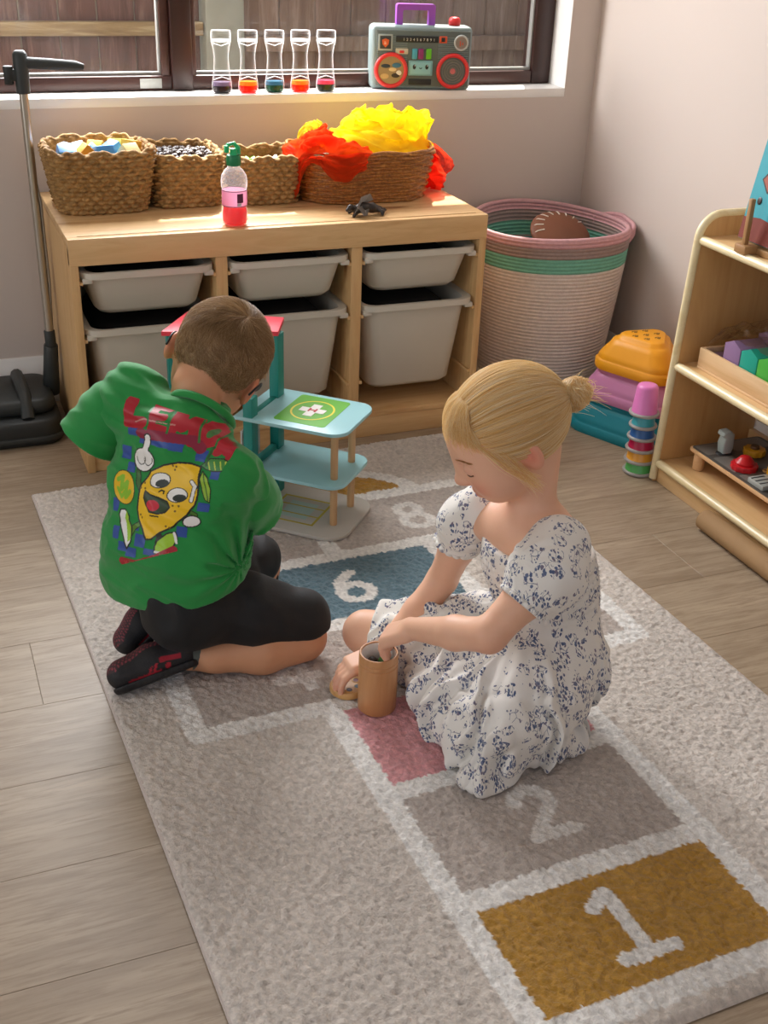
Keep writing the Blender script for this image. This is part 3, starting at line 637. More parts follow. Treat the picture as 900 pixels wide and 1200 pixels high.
def f_yel2(u, v):  # tall loop standing up on the right and centre
    x = .715+.19*u; y = .30-.07*np.sin(PI*u)+.05*(v-.5); z = RZ+.008+(.048+.026*np.sin(PI*(u*.9+.15)))*np.sin(PI*np.clip(v*.92+.04, 0, 1)); x = x+.02*(v-.5)*np.cos(u*9); return np.stack([x, y+.045*np.cos(PI*v), z], 1)
def f_yel3(u, v):  # corner lifted at the left
    x = .565+.11*u; y = .24+.05*v; z = RZ+.002+.070*np.sin(PI*u)*(1-.55*u)*np.sin(PI*np.clip(v, .02, .98))**.6; return np.stack([x, y+.03*np.cos(PI*v), z], 1)
s1 = thing('scarf', 'bright yellow see-through scarf heaped on top of the willow basket', 'scarf', (.75, .26, RZ))
for f_, a_, b_, sd in ((f_yel, 90, 40, 3), (f_yel2, 90, 40, 9)): put('cloth_fold', sheet(f_, a_, b_, sd, .016, .16), YEL, s1)
s1b = thing('scarf', 'small lifted corner of pale yellow scarf behind the orange one at the basket edge', 'scarf', (.6, .26, RZ)); put('cloth_fold', sheet(f_yel3, 60, 30, 15, .008, .14), scarf_mat('#e8dc50', .5), s1b)
def f_org(u, v):   # draped over the left front rim
    a = math.pi*(1.00+.46*u); rx, ry = .190+.004*np.sin(u*19), .135+.004*np.cos(u*17)
    t_ = v; inn = np.clip(1-t_*2.6, 0, 1); out = np.clip((t_-.38)/.62, 0, 1)
    k = 1-.42*inn+.012*np.sin(t_*30); x = .722+rx*k*np.cos(a); y = .258+ry*k*np.sin(a)
    drop = (.105*np.exp(-((u-.24)/.17)**2)+.020+.045*np.exp(-((u-.80)/.2)**2)); z = RZ+.013+.022*np.sin(PI*np.clip(inn*.9, 0, 1))*np.sin(PI*np.clip(u*.9+.1, 0, 1))-out*drop
    return np.stack([x-.012*out, y-.008*out, z], 1)
def f_org2(u, v):
    x = .560+.10*u; y = .185+.10*v; z = RZ+.012+.036*np.sin(PI*u)**.7*np.sin(PI*v)**.6; return np.stack([x, y, z], 1)
s2 = thing('scarf', 'orange see-through scarf draped over the front rim of the willow basket', 'scarf', (.6, .18, RZ))
put('cloth_fold', sheet(f_org, 100, 44, 21, .006, .16), ORG, s2); put('cloth_fold', sheet(f_org2, 60, 40, 24, .010, .2), ORG, s2)
def f_red(u, v):   # hangs at the right end down to the unit top and over its edge
    t_ = np.clip(v, 0, 1); wv = .045+.04*np.sin(PI*np.clip(t_, 0, 1)**.8); x = .880+.055*t_**.7+.020*np.sin(u*13+t_*3)+(u-.5)*wv*.5; y = .285+(u-.5)*wv*2.2+.01*np.sin(u*21)
    z = RZ+.004-(.112)*np.clip(t_, 0, 1); z = np.maximum(z, UT+.0035); return np.stack([x, y, z], 1)
def f_red2(u, v):
    x = .88+.075*np.sin(PI*np.clip(v*.97+.03, 0, 1)); y = .24+.13*u+.01*np.sin(v*9); z = RZ+.008-.117*v; z = np.maximum(z, UT+.003); return np.stack([x, y, z], 1)
s3 = thing('scarf', 'red see-through scarf hanging from the willow basket down to the unit corner', 'scarf', (.92, .28, UT))
put('cloth_fold', sheet(f_red, 60, 60, 33, .004, .12), RED, s3); put('cloth_fold', sheet(f_red2, 50, 60, 36, .004, .12), RED, s3)

# ================================================================== boombox toy
def boombox():
    t = thing('toy_boombox', 'grey toy boombox with purple handle and red ringed speakers on the sill', 'toy', (0, 0, 0))
    G1 = plain('#7a8887', 0.45, 0.03); G2 = plain('#5d655f', 0.5, 0.05); REDP = plain('#d8302f', 0.35, 0.03); PUR = plain('#9a4fb8', 0.35, .03); BLU = plain('#78aab0', 0.4); BK = plain('#20211f', 0.5)
    W2, D, H = .128, .068, .150
    put('case', B().box((-W2, 0, 0), (W2, D, H), .012, 4).mesh(sm=60), G1, t)
    put('front_panel', B().box((-W2+.012, -.0025, .008), (W2-.006, .004, H-.010), .004, 2).mesh(), G2, t)
    for k in range(16):
        z = .052+k*.0047
        put('grille_rib', B().box((-W2+.014, -.0042, z), (-.038, -.002, z+.0022), .0006, 1).mesh(), G1, t)
        put('grille_rib', B().box((.040, -.0042, z), (W2-.010, -.002, z+.0022), .0006, 1).mesh(), G1, t)
    def disc(name, x, z, r0, r1, y, mat, dep=.006):
        bb = bmesh.new(); bmesh.ops.create_cone(bb, cap_ends=True, segments=36, radius1=r0, radius2=r1, depth=dep)
        return put(name, B().add(bb, Matrix.Translation((x, y, z)) @ Matrix.Rotation(PI/2, 4, 'X')).mesh(), mat, t)
    def ring(name, x, z, R, r, y, mat):
        return put(name, B().tube([(x+R*math.cos(a), y, z+R*math.sin(a)) for a in np.linspace(0, 2*PI, 37)[:-1]], r, 8, True).mesh(sm=80), mat, t)
    for s_ in (-1, 1):
        x, z = s_*.078+(.0 if s_ < 0 else .002), .046; disc('speaker_cone', x, z, .036, .036, -.004, plain('#9c8358', .5, .2) if s_ < 0 else plain('#77736c', .5, .1), .005)
        ring('speaker_ring', x, z, .0375, .0052, -.006, REDP)
        if s_ > 0:
            for R in (.012, .018, .024, .030): ring('speaker_groove', x, z, R, .0011, -.0072, G2)
            disc('speaker_hub', x, z, .007, .006, -.0075, plain('#c86a6a', .4), .002)
        else:   # abstract cut paper shapes under the clear cover
            for (px, pz, r_, c_, sy_) in ((-.014, .010, .012, '#2f3a44', .4), (.012, -.012, .011, '#3a2c22', .5), (.014, .012, .012, '#3f6f86', .5), (-.016, -.014, .011, '#c9a468', .6), (.004, .002, .010, '#e0c48c', .45), (.020, -.006, .007, '#e9e2d2', .9)):
                put('picture_shape', B().ball((x+px, -.0068, z+pz), (r_, .0008, r_*sy_), 14).mesh(), plain(c_, .5), t)
    # dial strip with numbers
    bx('dial_strip', (-.068, -.0045, .112), (.040, -.002, .127), BK, t, .001)
    for k in range(10): text('dial_number', '1234567891'[k], .009, (-.050+k*.0085, -.0047, .1155), plain('#d8d4c8', .5), t)
    bx('orange_window', (.042, -.0050, .1115), (.062, -.002, .1275), plain('#d5542c', .4), t, .001); bx('window_slot', (.047, -.0058, .1145), (.0565, -.004, .1245), BK, t, .0005)
    # sticker square with an orange badge
    bx('badge_frame', (-.112, -.0050, .092), (-.076, -.002, .130), plain('#a9b0ab', .4), t, .004); bx('badge_back', (-.108, -.0058, .096), (-.080, -.004, .126), plain('#3b3a38', .5), t, .002)
    put('badge_shape', B().prism([(-.094+.0105*math.sin(a*PI/3)*(1 if a % 2 else .8), .111+.0115*math.cos(a*PI/3)*(1 if a % 2 else .8)) for a in range(6)], -.0066, -.005, 'y').mesh(), plain('#e0632e', .5), t)
    text('badge_letter', 'a', .014, (-.098, -.0068, .1065), plain('#f2d0b0', .5), t)
    bx('switch_plate', (-.068, -.0055, .084), (-.036, -.002, .098), plain('#c9c3ae', .4), t, .004); bx('switch', (-.058, -.0080, .0865), (-.046, -.004, .093), REDP, t, .002)
    for x0, c_, nm_ in ((-.026, '#4fa6b8', 'key'), (-.010, '#8f2f6a', 'key'), (.010, '#63b81e', 'key')):
        bx(nm_, (x0, -.0070, .073), (x0+.0135, -.002, .098), plain(c_, .35), t, .002)
    bx('cassette_window', (-.034, -.0055, .034), (.028, -.002, .070), BLU, t, .002); bx('cassette_face', (-.029, -.0062, .038), (.023, -.004, .066), plain('#8cc0c6', .4), t, .002)
    for x0 in (-.019, .013): put('eye', B().ball((x0, -.0068, .055), (.0042, .0012, .0058), 14).mesh(), BK, t); put('eye_glint', B().ball((x0+.001, -.0080, .058), (.0012, .0006, .0014), 8).mesh(), WHITE, t)
    put('mouth', B().tube([(-.0065, -.0066, .053), (-.003, -.0070, .0505), (.001, -.0066, .053)], .0009, 6).mesh(), BK, t)
    bx('tray_slot', (-.032, -.005, .012), (.026, -.002, .026), BK, t, .001)
    ring('gauge_rim', .098, .113, .0165, .0026, -.005, plain('#b9bcb8', .3)); disc('gauge_face', .098, .113, .0155, .0155, -.0042, plain('#8d7f74', .4, .2), .004)
    bx('gauge_mark', (.094, -.0068, .105), (.097, -.0055, .118), plain('#c8552e', .4), t, .0005); bx('gauge_mark', (.100, -.0068, .108), (.103, -.0055, .114), plain('#c8552e', .4), t, .0005)
    # handle and red knob
    h = B(); pts = rrect(-.062, .140, .034, .196, .006, 3)
    h2 = bmesh.new(); o_ = rrect(-.064, .142, .034, .198, .006, 4); i_ = rrect(-.048, .130, .018, .184, .004, 4)
    A = [h2.verts.new((a, .022, b)) for a, b in o_]; C = [h2.verts.new((a, .022, b)) for a, b in i_]; A2 = [h2.verts.new((a, .044, b)) for a, b in o_]; C2 = [h2.verts.new((a, .044, b)) for a, b in i_]
    n = len(A)
    for k in range(n):
        j = (k+1) % n
        for q in ((A[k], A[j], C[j], C[k]), (A2[j], A2[k], C2[k], C2[j]), (A[j], A[k], A2[k], A2[j]), (C[k], C[j], C2[j], C2[k])): h2.faces.new(q)
    bmesh.ops.recalc_face_normals(h2, faces=h2.faces)
    put('handle', B().add(h2).mesh(), PUR, t)
    put('red_knob', B().lathe([(0, 0), (.012, 0), (.0145, .003), (.0150, .012), (.013, .018), (.009, .0205), (0, .021)], (.086, .034, .149), 24).mesh(sm=60), REDP, t)
    t.location = (.965, .478, SILL); t.rotation_euler = (0, 0, -.225)
def text(name, s, size, loc, mat, parent, rot=(PI/2, 0, 0), ext=0.0004, bold=False):
    c = bpy.data.curves.new('t', 'FONT'); c.body = s; c.size = size; c.extrude = ext
    if bold: c.offset = size*.03
    o = bpy.data.objects.new('t', c); COL.objects.link(o); dg = bpy.context.evaluated_depsgraph_get(); me = bpy.data.meshes.new_from_object(o.evaluated_get(dg)); bpy.data.objects.remove(o)
    from mathutils import Euler
    me.transform(Matrix.Translation(loc) @ Euler(rot).to_matrix().to_4x4()); return put(name, me, mat, parent)
boombox()

# ================================================================== upright vacuum / sweeper
def vacuum():
    t = thing('carpet_sweeper', 'dark grey upright carpet sweeper with a chrome pole standing beside the pine unit', 'sweeper', (-.11, .28, 0))
    DG = plain('#2f3332', 0.5, 0.08); DG2 = plain('#232625', 0.5, 0.08); CH = Mat('chrome', '#b9b2a6', 0.28); CH.b.inputs['Metallic'].default_value = .9
    body = bmesh.new()
    hood = B().prism(rrect(-.40, .175, -.022, .43, .045, 6, (1, 1, 0, 0)), .0, .062, 'z', .012).mesh(sm=50); put('hood', hood, DG2, t)
    put('upper_shell', B().prism(rrect(-.385, .215, -.030, .41, .04, 6, (1, 1, 0, 0)), .060, .098, 'z', .014).mesh(sm=50), DG, t)
    put('bumper', B().prism(rrect(-.404, .171, -.018, .434, .047, 6, (1, 1, 0, 0)), .012, .026, 'z', .004).mesh(sm=50), DG, t)
    put('arched_frame', B().tube([(-.098, .20, .06), (-.098, .24, .104), (-.10, .32, .112), (-.10, .39, .10)], .015, 10).mesh(), DG, t)
    p0 = Vector((-.035, .33, .085)); p1 = Vector((-.022, .30, .20)); p2 = Vector((-.030, .30, .745)); 
    put('hinge_socket', B().cyl((-.030, .318, .075), (-.022, .30, .20), .020, .016, 20, .002).mesh(), DG, t)
    put('pole', B().cyl(p1, (-.0258, .30, .770), .0095, .0095, 16).mesh(), CH.m, t)
    put('pole_sleeve', B().cyl((-.0215, .30, .19), (-.0225, .30, .235), .0125, .0125, 16, .002).mesh(), DG, t)
    put('wire_clip', B().tube([(-.016, .30, .22), (-.011, .295, .35), (-.013, .295, .53), (-.022, .30, .60)], .003, 6).mesh(), plain('#8a7e6c', .4), t)
    put('grip', B().tube([(-.0255, .30, .757), (-.0255, .30, .80), (-.0260, .30, .835), (-.0262, .30, .842)], [.014, .0155, .0150, .010], 16).mesh(sm=60), DG, t)
    put('grip_bar', B().tube([(-.025, .30, .818), (.03, .298, .815), (.085, .296, .811), (.103, .296, .809)], [.012, .0115, .0105, .006], 16).mesh(sm=60), DG, t)
    put('hook', B().cyl((-.052, .30, .775), (-.052, .30, .812), .0095, .0105, 14, .002).mesh(), DG2, t); put('hook_strap', B().box((-.052, .292, .782), (-.03, .308, .806), .002).mesh(), DG2, t)
vacuum()

# ================================================================== rope basket
def rope_basket():
    t = thing('rope_basket', 'tall coiled cream rope basket with green and pink bands standing in the room corner', 'basket', (1.245, .235, 0))
    cx, cy, H = 1.243, .238, .430; n = 96; rows = 46
    def ropemat(c): 
        M = Mat('rope', c, 0.9); v = M.coord(); M.color(M.mix(M.noise(v, 90, 4, .7), tuple_hex(lin(c), .72), tuple_hex(lin(c), 1.2))); wv = M.n('TexWave'); wv.inputs['Scale'].default_value = 60; M.l(M.coord((1, 1, .3)), wv.inputs['Vector']); M.bump(M.noise(v, 300, 3), .5, .001); return M.m
    cols = {'cream_coil': ropemat('#d6cac0'), 'green_coil': ropemat('#74b39c'), 'brown_coil': ropemat('#9c8882'), 'pink_coil': ropemat('#cf9fa2'), 'teal_coil': ropemat('#3f8a80')}
    def R(f): return .158+.045*f**.8
    th = np.linspace(0, 2*PI, n, endpoint=False)
    def rimz(f): return H*f+f**4*(.004*np.sin(th-.35)-.006*np.cos(2*(th-.3)))
    bands = [(0, 37, 'cream_coil'), (37, 41, 'green_coil'), (41, 44, 'brown_coil'), (44, 46, 'pink_coil')]
    for r0, r1, nm_ in bands:
        rings = []
        for r in range(r0, r1):
            for k in range(5):
                f = (r+k/5)/rows; b_ = math.sin(PI*k/5)*.0034; sag = 1+.015*np.sin(th*3+f*5)*f
                rings.append((f, (R(f)+b_)*sag))
        rings.append((r1/rows, R(r1/rows)*(1+.015*np.sin(th*3+r1/rows*5)*(r1/rows))))
        Vo = [np.stack([cx+rr_*np.cos(th), cy+rr_*np.sin(th), rimz(f)], 1) for f, rr_ in rings]
        Vi = [np.stack([cx+(rr_-.011)*np.cos(th), cy+(rr_-.011)*np.sin(th), rimz(f)], 1) for f, rr_ in rings[::-1]]
        V = np.concatenate(Vo+Vi); nr = len(V)//n; idx = np.arange(nr*n).reshape(nr, n); nx = np.roll(idx, -1, 1)
        put(nm_, from_arrays('coil', V, np.stack([idx[:-1], nx[:-1], nx[1:], idx[1:]], -1).reshape(-1, 4)), cols[nm_], t)
    zt = rimz(1.0); rt = R(1.0)*(1+.015*np.sin(th*3+5))-.005
    put('rim_coil', B().tube([(cx+rt[i]*math.cos(th[i]), cy+rt[i]*math.sin(th[i]), zt[i]) for i in range(n)], .0062, 8, True).mesh(sm=80), cols['pink_coil'], t)
    put('inner_lining', B().lathe([(R(.80)-.012, H*.80), (R(.7)-.014, H*.7), (R(.62)-.015, H*.62)], (cx, cy, 0), 64).mesh(sm=80), cols['teal_coil'], t)
    put('base_disc', B().lathe([(0, .001), (.156, .001), (.156, .010), (0, .010)], (cx, cy, 0), 48).mesh(), cols['cream_coil'], t)
    hx_ = cx+.203
    for k in range(3):
        z = .406+k*.008; a = [(cx+.19*math.cos(q), cy+.19*math.sin(q), z) for q in (-.62, -.5)]
        pts = [(cx+.198*math.cos(-.60), cy+.198*math.sin(-.60), z-.014), (cx+.214*math.cos(-.42), cy+.214*math.sin(-.42), z+.004), (1.453, cy-.025, z+.010), (1.455, cy+.010, z+.011), (cx+.209*math.cos(.25), cy+.209*math.sin(.25), z+.004), (cx+.195*math.cos(.42), cy+.195*math.sin(.42), z-.010)]
        put('handle', B().tube(cr(pts, 5), .0058, 8).mesh(sm=80), cols['pink_coil'], t)
    t2 = thing('leather_drum', 'brown rounded leather toy with white stitches showing inside the rope basket', 'toy', (1.25, .22, .3))
    LM = plain('#7c4a30', .55, .15, .3, 80); c0 = Vector((1.282, .248, .392)); Mx = Matrix.Translation(c0) @ Matrix.Rotation(.35, 4, 'Z') @ Matrix.Rotation(.62, 4, 'X')
    put('leather_shell', B().ball((0, 0, 0), (.100, .074, .024), 32, None).mesh(sm=80), LM, t2).data.transform(Mx)
    for k in range(9):
        a = .25+k*.33; p = Vector((.0985*math.cos(a), .0725*math.sin(a), 0)); q = p*.70+Vector((0, 0, .0185)); mid = p*.9+Vector((0, 0, .0125))
        put('stitch', B().tube([Mx @ p, Mx @ mid, Mx @ q], .0016, 6).mesh(), plain('#e6ddcf', .7), t2)
    # soft filling the toy lies on
    props(put('blanket', B().lathe([(0, .012), (.14, .012), (.165, .16), (.17, .275), (.13, .315), (.06, .335), (0, .33)], (cx, cy, 0), 40).mesh(sm=60), plain('#4a4f52', .95, .4, .6, 14)), 'dark grey blanket lying in the rope basket under the leather toy', 'blanket')
def cr(P, n=6):
    """Catmull-Rom through the points"""
    P = [Vector(p) for p in P]; P = [2*P[0]-P[1]]+P+[2*P[-1]-P[-2]]; out = []
    for i in range(1, len(P)-2):
        for k in range(n):
            t_ = k/n; a, b, c, d = P[i-1:i+3]
            out.append(.5*((2*b)+(c-a)*t_+(2*a-5*b+4*c-d)*t_*t_+(3*b-a-3*c+d)*t_**3))
    return out+[P[-2]]
rope_basket()
# ================================================================== light birch shelf by the right wall
BIR = wood('birch_ply', '#d8b07a', '#dfba86', '#cda268', 'y', .7, 0.4, coat=.15); BIRZ = wood('birch_side', '#c99a5e', '#d2a66c', '#bd8b4e', 'z', .7, 0.4, coat=.15); NOSE = wood('birch_edge', '#ecd9a8', '#f2e2b8', '#e0c88e', 'y', .7, 0.35, coat=.2)
def shelf():
    t = thing('open_shelf', 'low open birch shelf with rounded side panel against the right wall', 'shelf', (1.33, -.9, 0))
    x0, x1, ya, yb = 1.196, 1.452, -.420, -1.42
    def side(y0, y1):
        def P(i): 
            a, b = x0+i, x1-i; f = .028
            pts = [(a, 0 if i == 0 else i), (b, 0 if i == 0 else i), (b+0, .600-i)]
            pts += [(a+f+.045+.045*math.cos(math.radians(q))-i*0, .555+(.045-i)*math.sin(math.radians(q))) for q in range(90, 181, 15)]
            return pts
        poly = [(x0, 0), (x1, 0), (x1, .600)]+[(x0+.020+.050+.050*math.cos(math.radians(q)), .550+.050*math.sin(math.radians(q))) for q in range(90, 181, 10)]
        put('side_panel', B().prism(poly, y0, y1, 'y', .004).mesh(sm=40), BIRZ, t)
    side(-.418, -.402); side(yb-.016, yb)
    edge = [(x0-.001, .004), (x0-.001, .28)]
    pts = [(x0+.0015, -.410, .006), (x0+.0105, -.410, .28), (x0+.0205, -.410, .54)]+[(x0+.020+.050+.049*math.cos(math.radians(q)), -.410, .550+.049*math.sin(math.radians(q))) for q in range(175, 89, -12)]+[(x1-.004, -.410, .5995)]
    b = B()
    for p, q in zip(pts, pts[1:]): pass
    put('edge_band', B().tube([Vector(p) for p in pts], .0092, 10).mesh(sm=80), NOSE, t)
    for z, xf in ((.556, x0+.024), (.282, x0+.012), (.052, x0+.003)):
        put('shelf_board', B().box((xf, yb, z-.016), (x1-.001, ya+.0015, z), .001).mesh(), BIR, t)
        put('nosing', B().tube([(xf+.003, yb, z-.0075), (xf+.003, ya+.001, z-.0075)], .0098, 12).mesh(sm=80), NOSE, t)
    bx('kick_board', (x0+.006, yb, 0), (x0+.022, ya+.001, .036), BIR, t, .001)
    bx('back_rail', (x1-.016, yb, .036), (x1-.002, ya+.001, .10), BIR, t, .001); bx('top_back_rail', (x1-.014, yb, .556), (x1-.002, ya+.001, .598), BIR, t, .002)
shelf()
# book on an easel
ez = thing('book_easel', 'small wooden book easel standing on top of the birch shelf', 'easel', (1.27, -.60, .556))
WD = wood('easel_wood', '#a47a4e', '#b08656', '#8f6840', 'z', 1)
# easel: foot block, upright peg, ledge
bx('foot_block', (1.212, -.565, .5565), (1.300, -.531, .574), WD, ez, .003); bx('front_peg', (1.2185, -.553, .5735), (1.229, -.543, .662), WD, ez, .002)
bx('foot_block', (1.214, -.835, .5565), (1.300, -.801, .574), WD, ez, .003); bx('front_peg', (1.2185, -.823, .5735), (1.229, -.813, .662), WD, ez, .002); bx('ledge', (1.240, -.801, .5565), (1.252, -.565, .570), WD, ez, .002)
bk = thing('picture_book', 'teal and brown picture book leaning upright on the wooden easel', 'book', (1.26, -.70, .575))
Mb = Matrix.Translation((1.242, -.650, .5755)) @ Matrix.Rotation(.16, 4, 'Y')
TEAL = plain('#2f9aa6', .6, .05); RUST = plain('#7a2c1a', .65, .08)
put('cover', B().box((0, -.150, 0), (.004, .150, .235), .001, 1, Mb).mesh(), TEAL, bk); put('pages', B().box((.004, -.146, .004), (.014, .146, .231), .0005, 1, Mb).mesh(), plain('#e8e2d4', .8), bk); put('cover', B().box((.014, -.150, 0), (.018, .150, .235), .001, 1, Mb).mesh(), TEAL, bk)
def flat_x(name, pts, x, mat, par, Mx):   # thin printed shape on the cover (y,z polygon)
    return put(name, B().prism(pts, x-.0008, x, 'x', 0, Mx).mesh(), mat, par)
flat_x('brown_ground', [(.149, .001), (.149, .042), (.10, .048), (.04, .042), (-.02, .036), (-.149, .046), (-.149, .001)][::-1], -.0002, RUST, bk, Mb)
BKP = plain('#2b1d1a', .4)
flat_x('bird_outline', [(.128+.0, .118), (.112, .138), (.075, .142), (.03, .130), (.02, .105), (.06, .092), (.105, .095)], -.0004, BKP, bk, Mb)
flat_x('bird_shape', [(.123, .118), (.109, .134), (.075, .138), (.035, .127), (.026, .107), (.06, .096), (.103, .099)], -.0010, plain('#a04a33', .4), bk, Mb)
for yy, zz in ((.100, .190), (.085, .192), (.118, .078)): put('printed_eye', B().ball((-.0010, yy, zz), (.0008, .0065, .0075), 12, None).mesh(), BKP, bk).data.transform(Mb)
for yy, zz in ((.100, .190), (.085, .192)): put('printed_eye_white', B().ball((-.0018, yy+.001, zz+.001), (.0006, .0030, .0035), 10).mesh(), WHITE, bk).data.transform(Mb)
# tray of building shapes in shrink wrap on the middle board
tr = thing('wooden_tray', 'shallow pale wooden tray on the middle board of the birch shelf', 'tray', (1.31, -.68, .282))
TRW = wood('tray_wood', '#d9b383', '#e3c094', '#caa06c', 'y', 1)
tx0, tx1, ty0, ty1, tz = 1.234, 1.430, -.900, -.452, .2825
bx('tray_base', (tx0, ty0, tz), (tx1, ty1, tz+.006), TRW, tr, .001)
bx('tray_wall', (tx0, ty0, tz+.0061), (tx0+.009, ty1, tz+.046), TRW, tr, .002); bx('tray_wall', (tx1-.009, ty0, tz+.0061), (tx1, ty1, tz+.046), TRW, tr, .002)
bx('tray_wall', (tx0+.0091, ty1-.009, tz+.0061), (tx1-.0091, ty1, tz+.046), TRW, tr, .002); bx('tray_wall', (tx0+.0091, ty0, tz+.0061), (tx1-.0091, ty0+.009, tz+.046), TRW, tr, .002)
blk = [('#8d6f93', 'mauve'), ('#1f9c86', 'teal'), ('#4aa83f', 'mid green'), ('#7cc04a', 'lime'), ('#e0c23a', 'yellow'), ('#d98a3a', 'orange'), ('#c8492f', 'red')]
yy = -.512
for i, (c, n) in enumerate(blk):
    for k in range(2):
        y1_, x_ = yy-.0008, tx0+.014+k*.082; hh = .088+(.012 if k else 0)
        poly = [(y1_-.052, tz+.0065), (y1_, tz+.0065), (y1_, tz+hh-.012), (y1_-.026, tz+hh), (y1_-.052, tz+hh-.012)]
        o = put('house_block', B().prism(poly, x_, x_+.070, 'x', .0015).mesh(), plain(c, .35, .05)); props(o, '%s wooden block standing in the wrapped tray, %s row' % (n, 'front' if k == 0 else 'back'), 'block', 'coloured blocks in the wrapped tray')
    yy -= .0545
for i, (x, y, c) in enumerate(((1.262, -.485, '#7b5b6a'), (1.30, -.482, '#8c6f6f'), (1.345, -.486, '#6d5560'), (1.39, -.484, '#9a5a48'))):
    o = put('pebble_block', B().box((x-.016, y-.014, tz+.0065), (x+.016, y+.014, tz+.040+.010*(i % 2)), .004).mesh(), plain(c, .4)); props(o, 'dull %s block at the wrapped end of the tray' % ('plum', 'greyish rose', 'dark mauve', 'terracotta')[i], 'block', 'small blocks at the tray end')
def f_film(u, v):
    x = tx0+.004+u*.188; y = -.458-v*.430; z = tz+.050+.052*np.clip(v*9, 0, 1)*(1-.1*v)+.012*np.sin(PI*u); return np.stack([x, y, z], 1)
FILM = Mat('shrink_film'); tt = FILM.n('BsdfTransparent'); gg = FILM.n('BsdfGlossy'); gg.inputs['Roughness'].default_value = .12; lw_ = FILM.n('LayerWeight'); lw_.inputs[0].default_value = .5; mm = FILM.n('MixShader')
FILM.l(FILM.math('ADD', FILM.math('MULTIPLY', lw_.outputs['Facing'], .5), .12), mm.inputs[0]); FILM.l(tt.outputs[0], mm.inputs[1]); FILM.l(gg.outputs[0], mm.inputs[2]); FILM.l(mm.outputs[0], FILM.out.inputs[0])
fm = sheet(f_film, 50, 90, 55, .004, .08); o = put('shrink_wrap', fm, FILM.m); props(o, 'crinkled clear shrink wrap stretched over the blocks in the tray', 'wrap')
# board of workshop pieces on the bottom board
bb = thing('activity_board', 'low activity board with cogs and levers on the bottom board of the birch shelf', 'toy', (1.33, -.72, .052))
ax0, ax1, ay0, ay1, az = 1.240, 1.432, -1.02, -.462, .0935
PL = wood('board_ply', '#d9ab77', '#e2b888', '#c9985f', 'y', 1)
put('board', B().prism(rrect(ax0, ay0, ax1, ay1, .012, 4), az, az+.008, 'z', .0015).mesh(), PL, bb)
put('board_face', B().prism(rrect(ax0+.004, ay0+.004, ax1-.004, ay1-.004, .010, 4), az+.0078, az+.0090, 'z').mesh(), plain('#54504b', .5, .15), bb)
for x, y in ((ax0+.018, ay1-.022), (ax1-.02, ay1-.022), (ax0+.018, ay0+.022), (ax1-.02, ay0+.022)): put('foot', B().cyl((x, y, .0523), (x, y, az-.0002), .0125, .0125, 20, .002).mesh(), PL, bb)
T = az+.009; YL = plain('#d69a1e', .4, .06); GYP = plain('#a9aba4', .4, .05); GYD = plain('#6f736e', .45, .05); REDP = plain('#cf1f26', .35, .04); BKP2 = plain('#24272a', .4)
for (a, b_, c, d) in ((.010, -.520, .070, -.470), (.085, -.520, .180, -.470), (.012, -.610, .060, -.535), (.012, -.70, .075, -.625)):
    put('printed_panel', B().prism(rrect(ax0+a, b_, ax0+c if c > a else ax0+a+.05, d, .004, 3), T-.0002, T+.0004, 'z').mesh(), plain('#7a756d', .5, .1), bb)
# plane-shaped grey lever
lv = [(0, 0), (.020, 0), (.024, .012), (.022, .044), (.012, .052), (-.006, .050), (-.008, .042), (.000, .036), (-.004, .022)]
put('lever_base', B().ball((1.292, -.520, T), (.020, .017, .005), 18).mesh(), BKP2, bb)
put('grey_lever', B().prism([(1.281+a, T+.003+b_*1.02) for a, b_ in lv], -.533, -.508, 'y', .004).mesh(sm=60), plain('#a9b2ad', .35), bb)
def gear(name, x, y, r, h, teeth, mat, amp=.1, hub=True):
    n = teeth*4; pts = [(x+r*(1+amp*(1 if (k//2) % 2 else 0))*math.cos(2*PI*k/n), y+r*(1+amp*(1 if (k//2) % 2 else 0))*math.sin(2*PI*k/n)) for k in range(n)]
    put(name, B().prism(pts, T+.0005, T+h, 'z', .001).mesh(), mat, bb)
gear('yellow_cog', 1.352, -.545, .022, .014, 10, YL); put('cog_hub', B().cyl((1.352, -.545, T+.014), (1.352, -.545, T+.021), .010, .009, 18, .001).mesh(), plain('#5a3c1c', .5), bb)
gear('red_cog', 1.284, -.600, .027, .012, 12, REDP, .06); put('red_knob', B().lathe([(0, 0), (.020, 0), (.021, .004), (.017, .009), (.012, .015), (.006, .018), (0, .0185)], (1.284, -.600, T+.0122), 24).mesh(sm=50), REDP, bb)
put('grey_dial', B().lathe([(0, 0), (.026, 0), (.028, .002), (.028, .007), (.024, .010), (.016, .009), (0, .009)], (1.362, -.640, T+.0003), 28).mesh(sm=50), GYD, bb); put('dial_centre', B().cyl((1.362, -.640, T+.009), (1.362, -.640, T+.013), .010, .009, 18, .001).mesh(), plain('#4c504c', .5), bb)
put('comb_plate', B().box((1.250, -.705, T), (1.300, -.655, T+.012), .003).mesh(), GYP, bb)
for k in range(3): put('comb_slot', B().box((1.252, -.694+k*.014, T+.0118), (1.286, -.6905+k*.014, T+.0124), 0).mesh(), BKP2, bb)
put('yellow_grip', B().box((1.296, -.708, T+.001), (1.312, -.655, T+.030), .002).mesh(), YL, bb)
put('yellow_crate', B().box((1.395, -.590, T), (1.422, -.545, T+.026), .002).mesh(), YL, bb); put('crate_notch', B().box((1.400, -.585, T+.0255), (1.417, -.550, T+.0265), 0).mesh(), plain('#8a5a14', .6), bb)
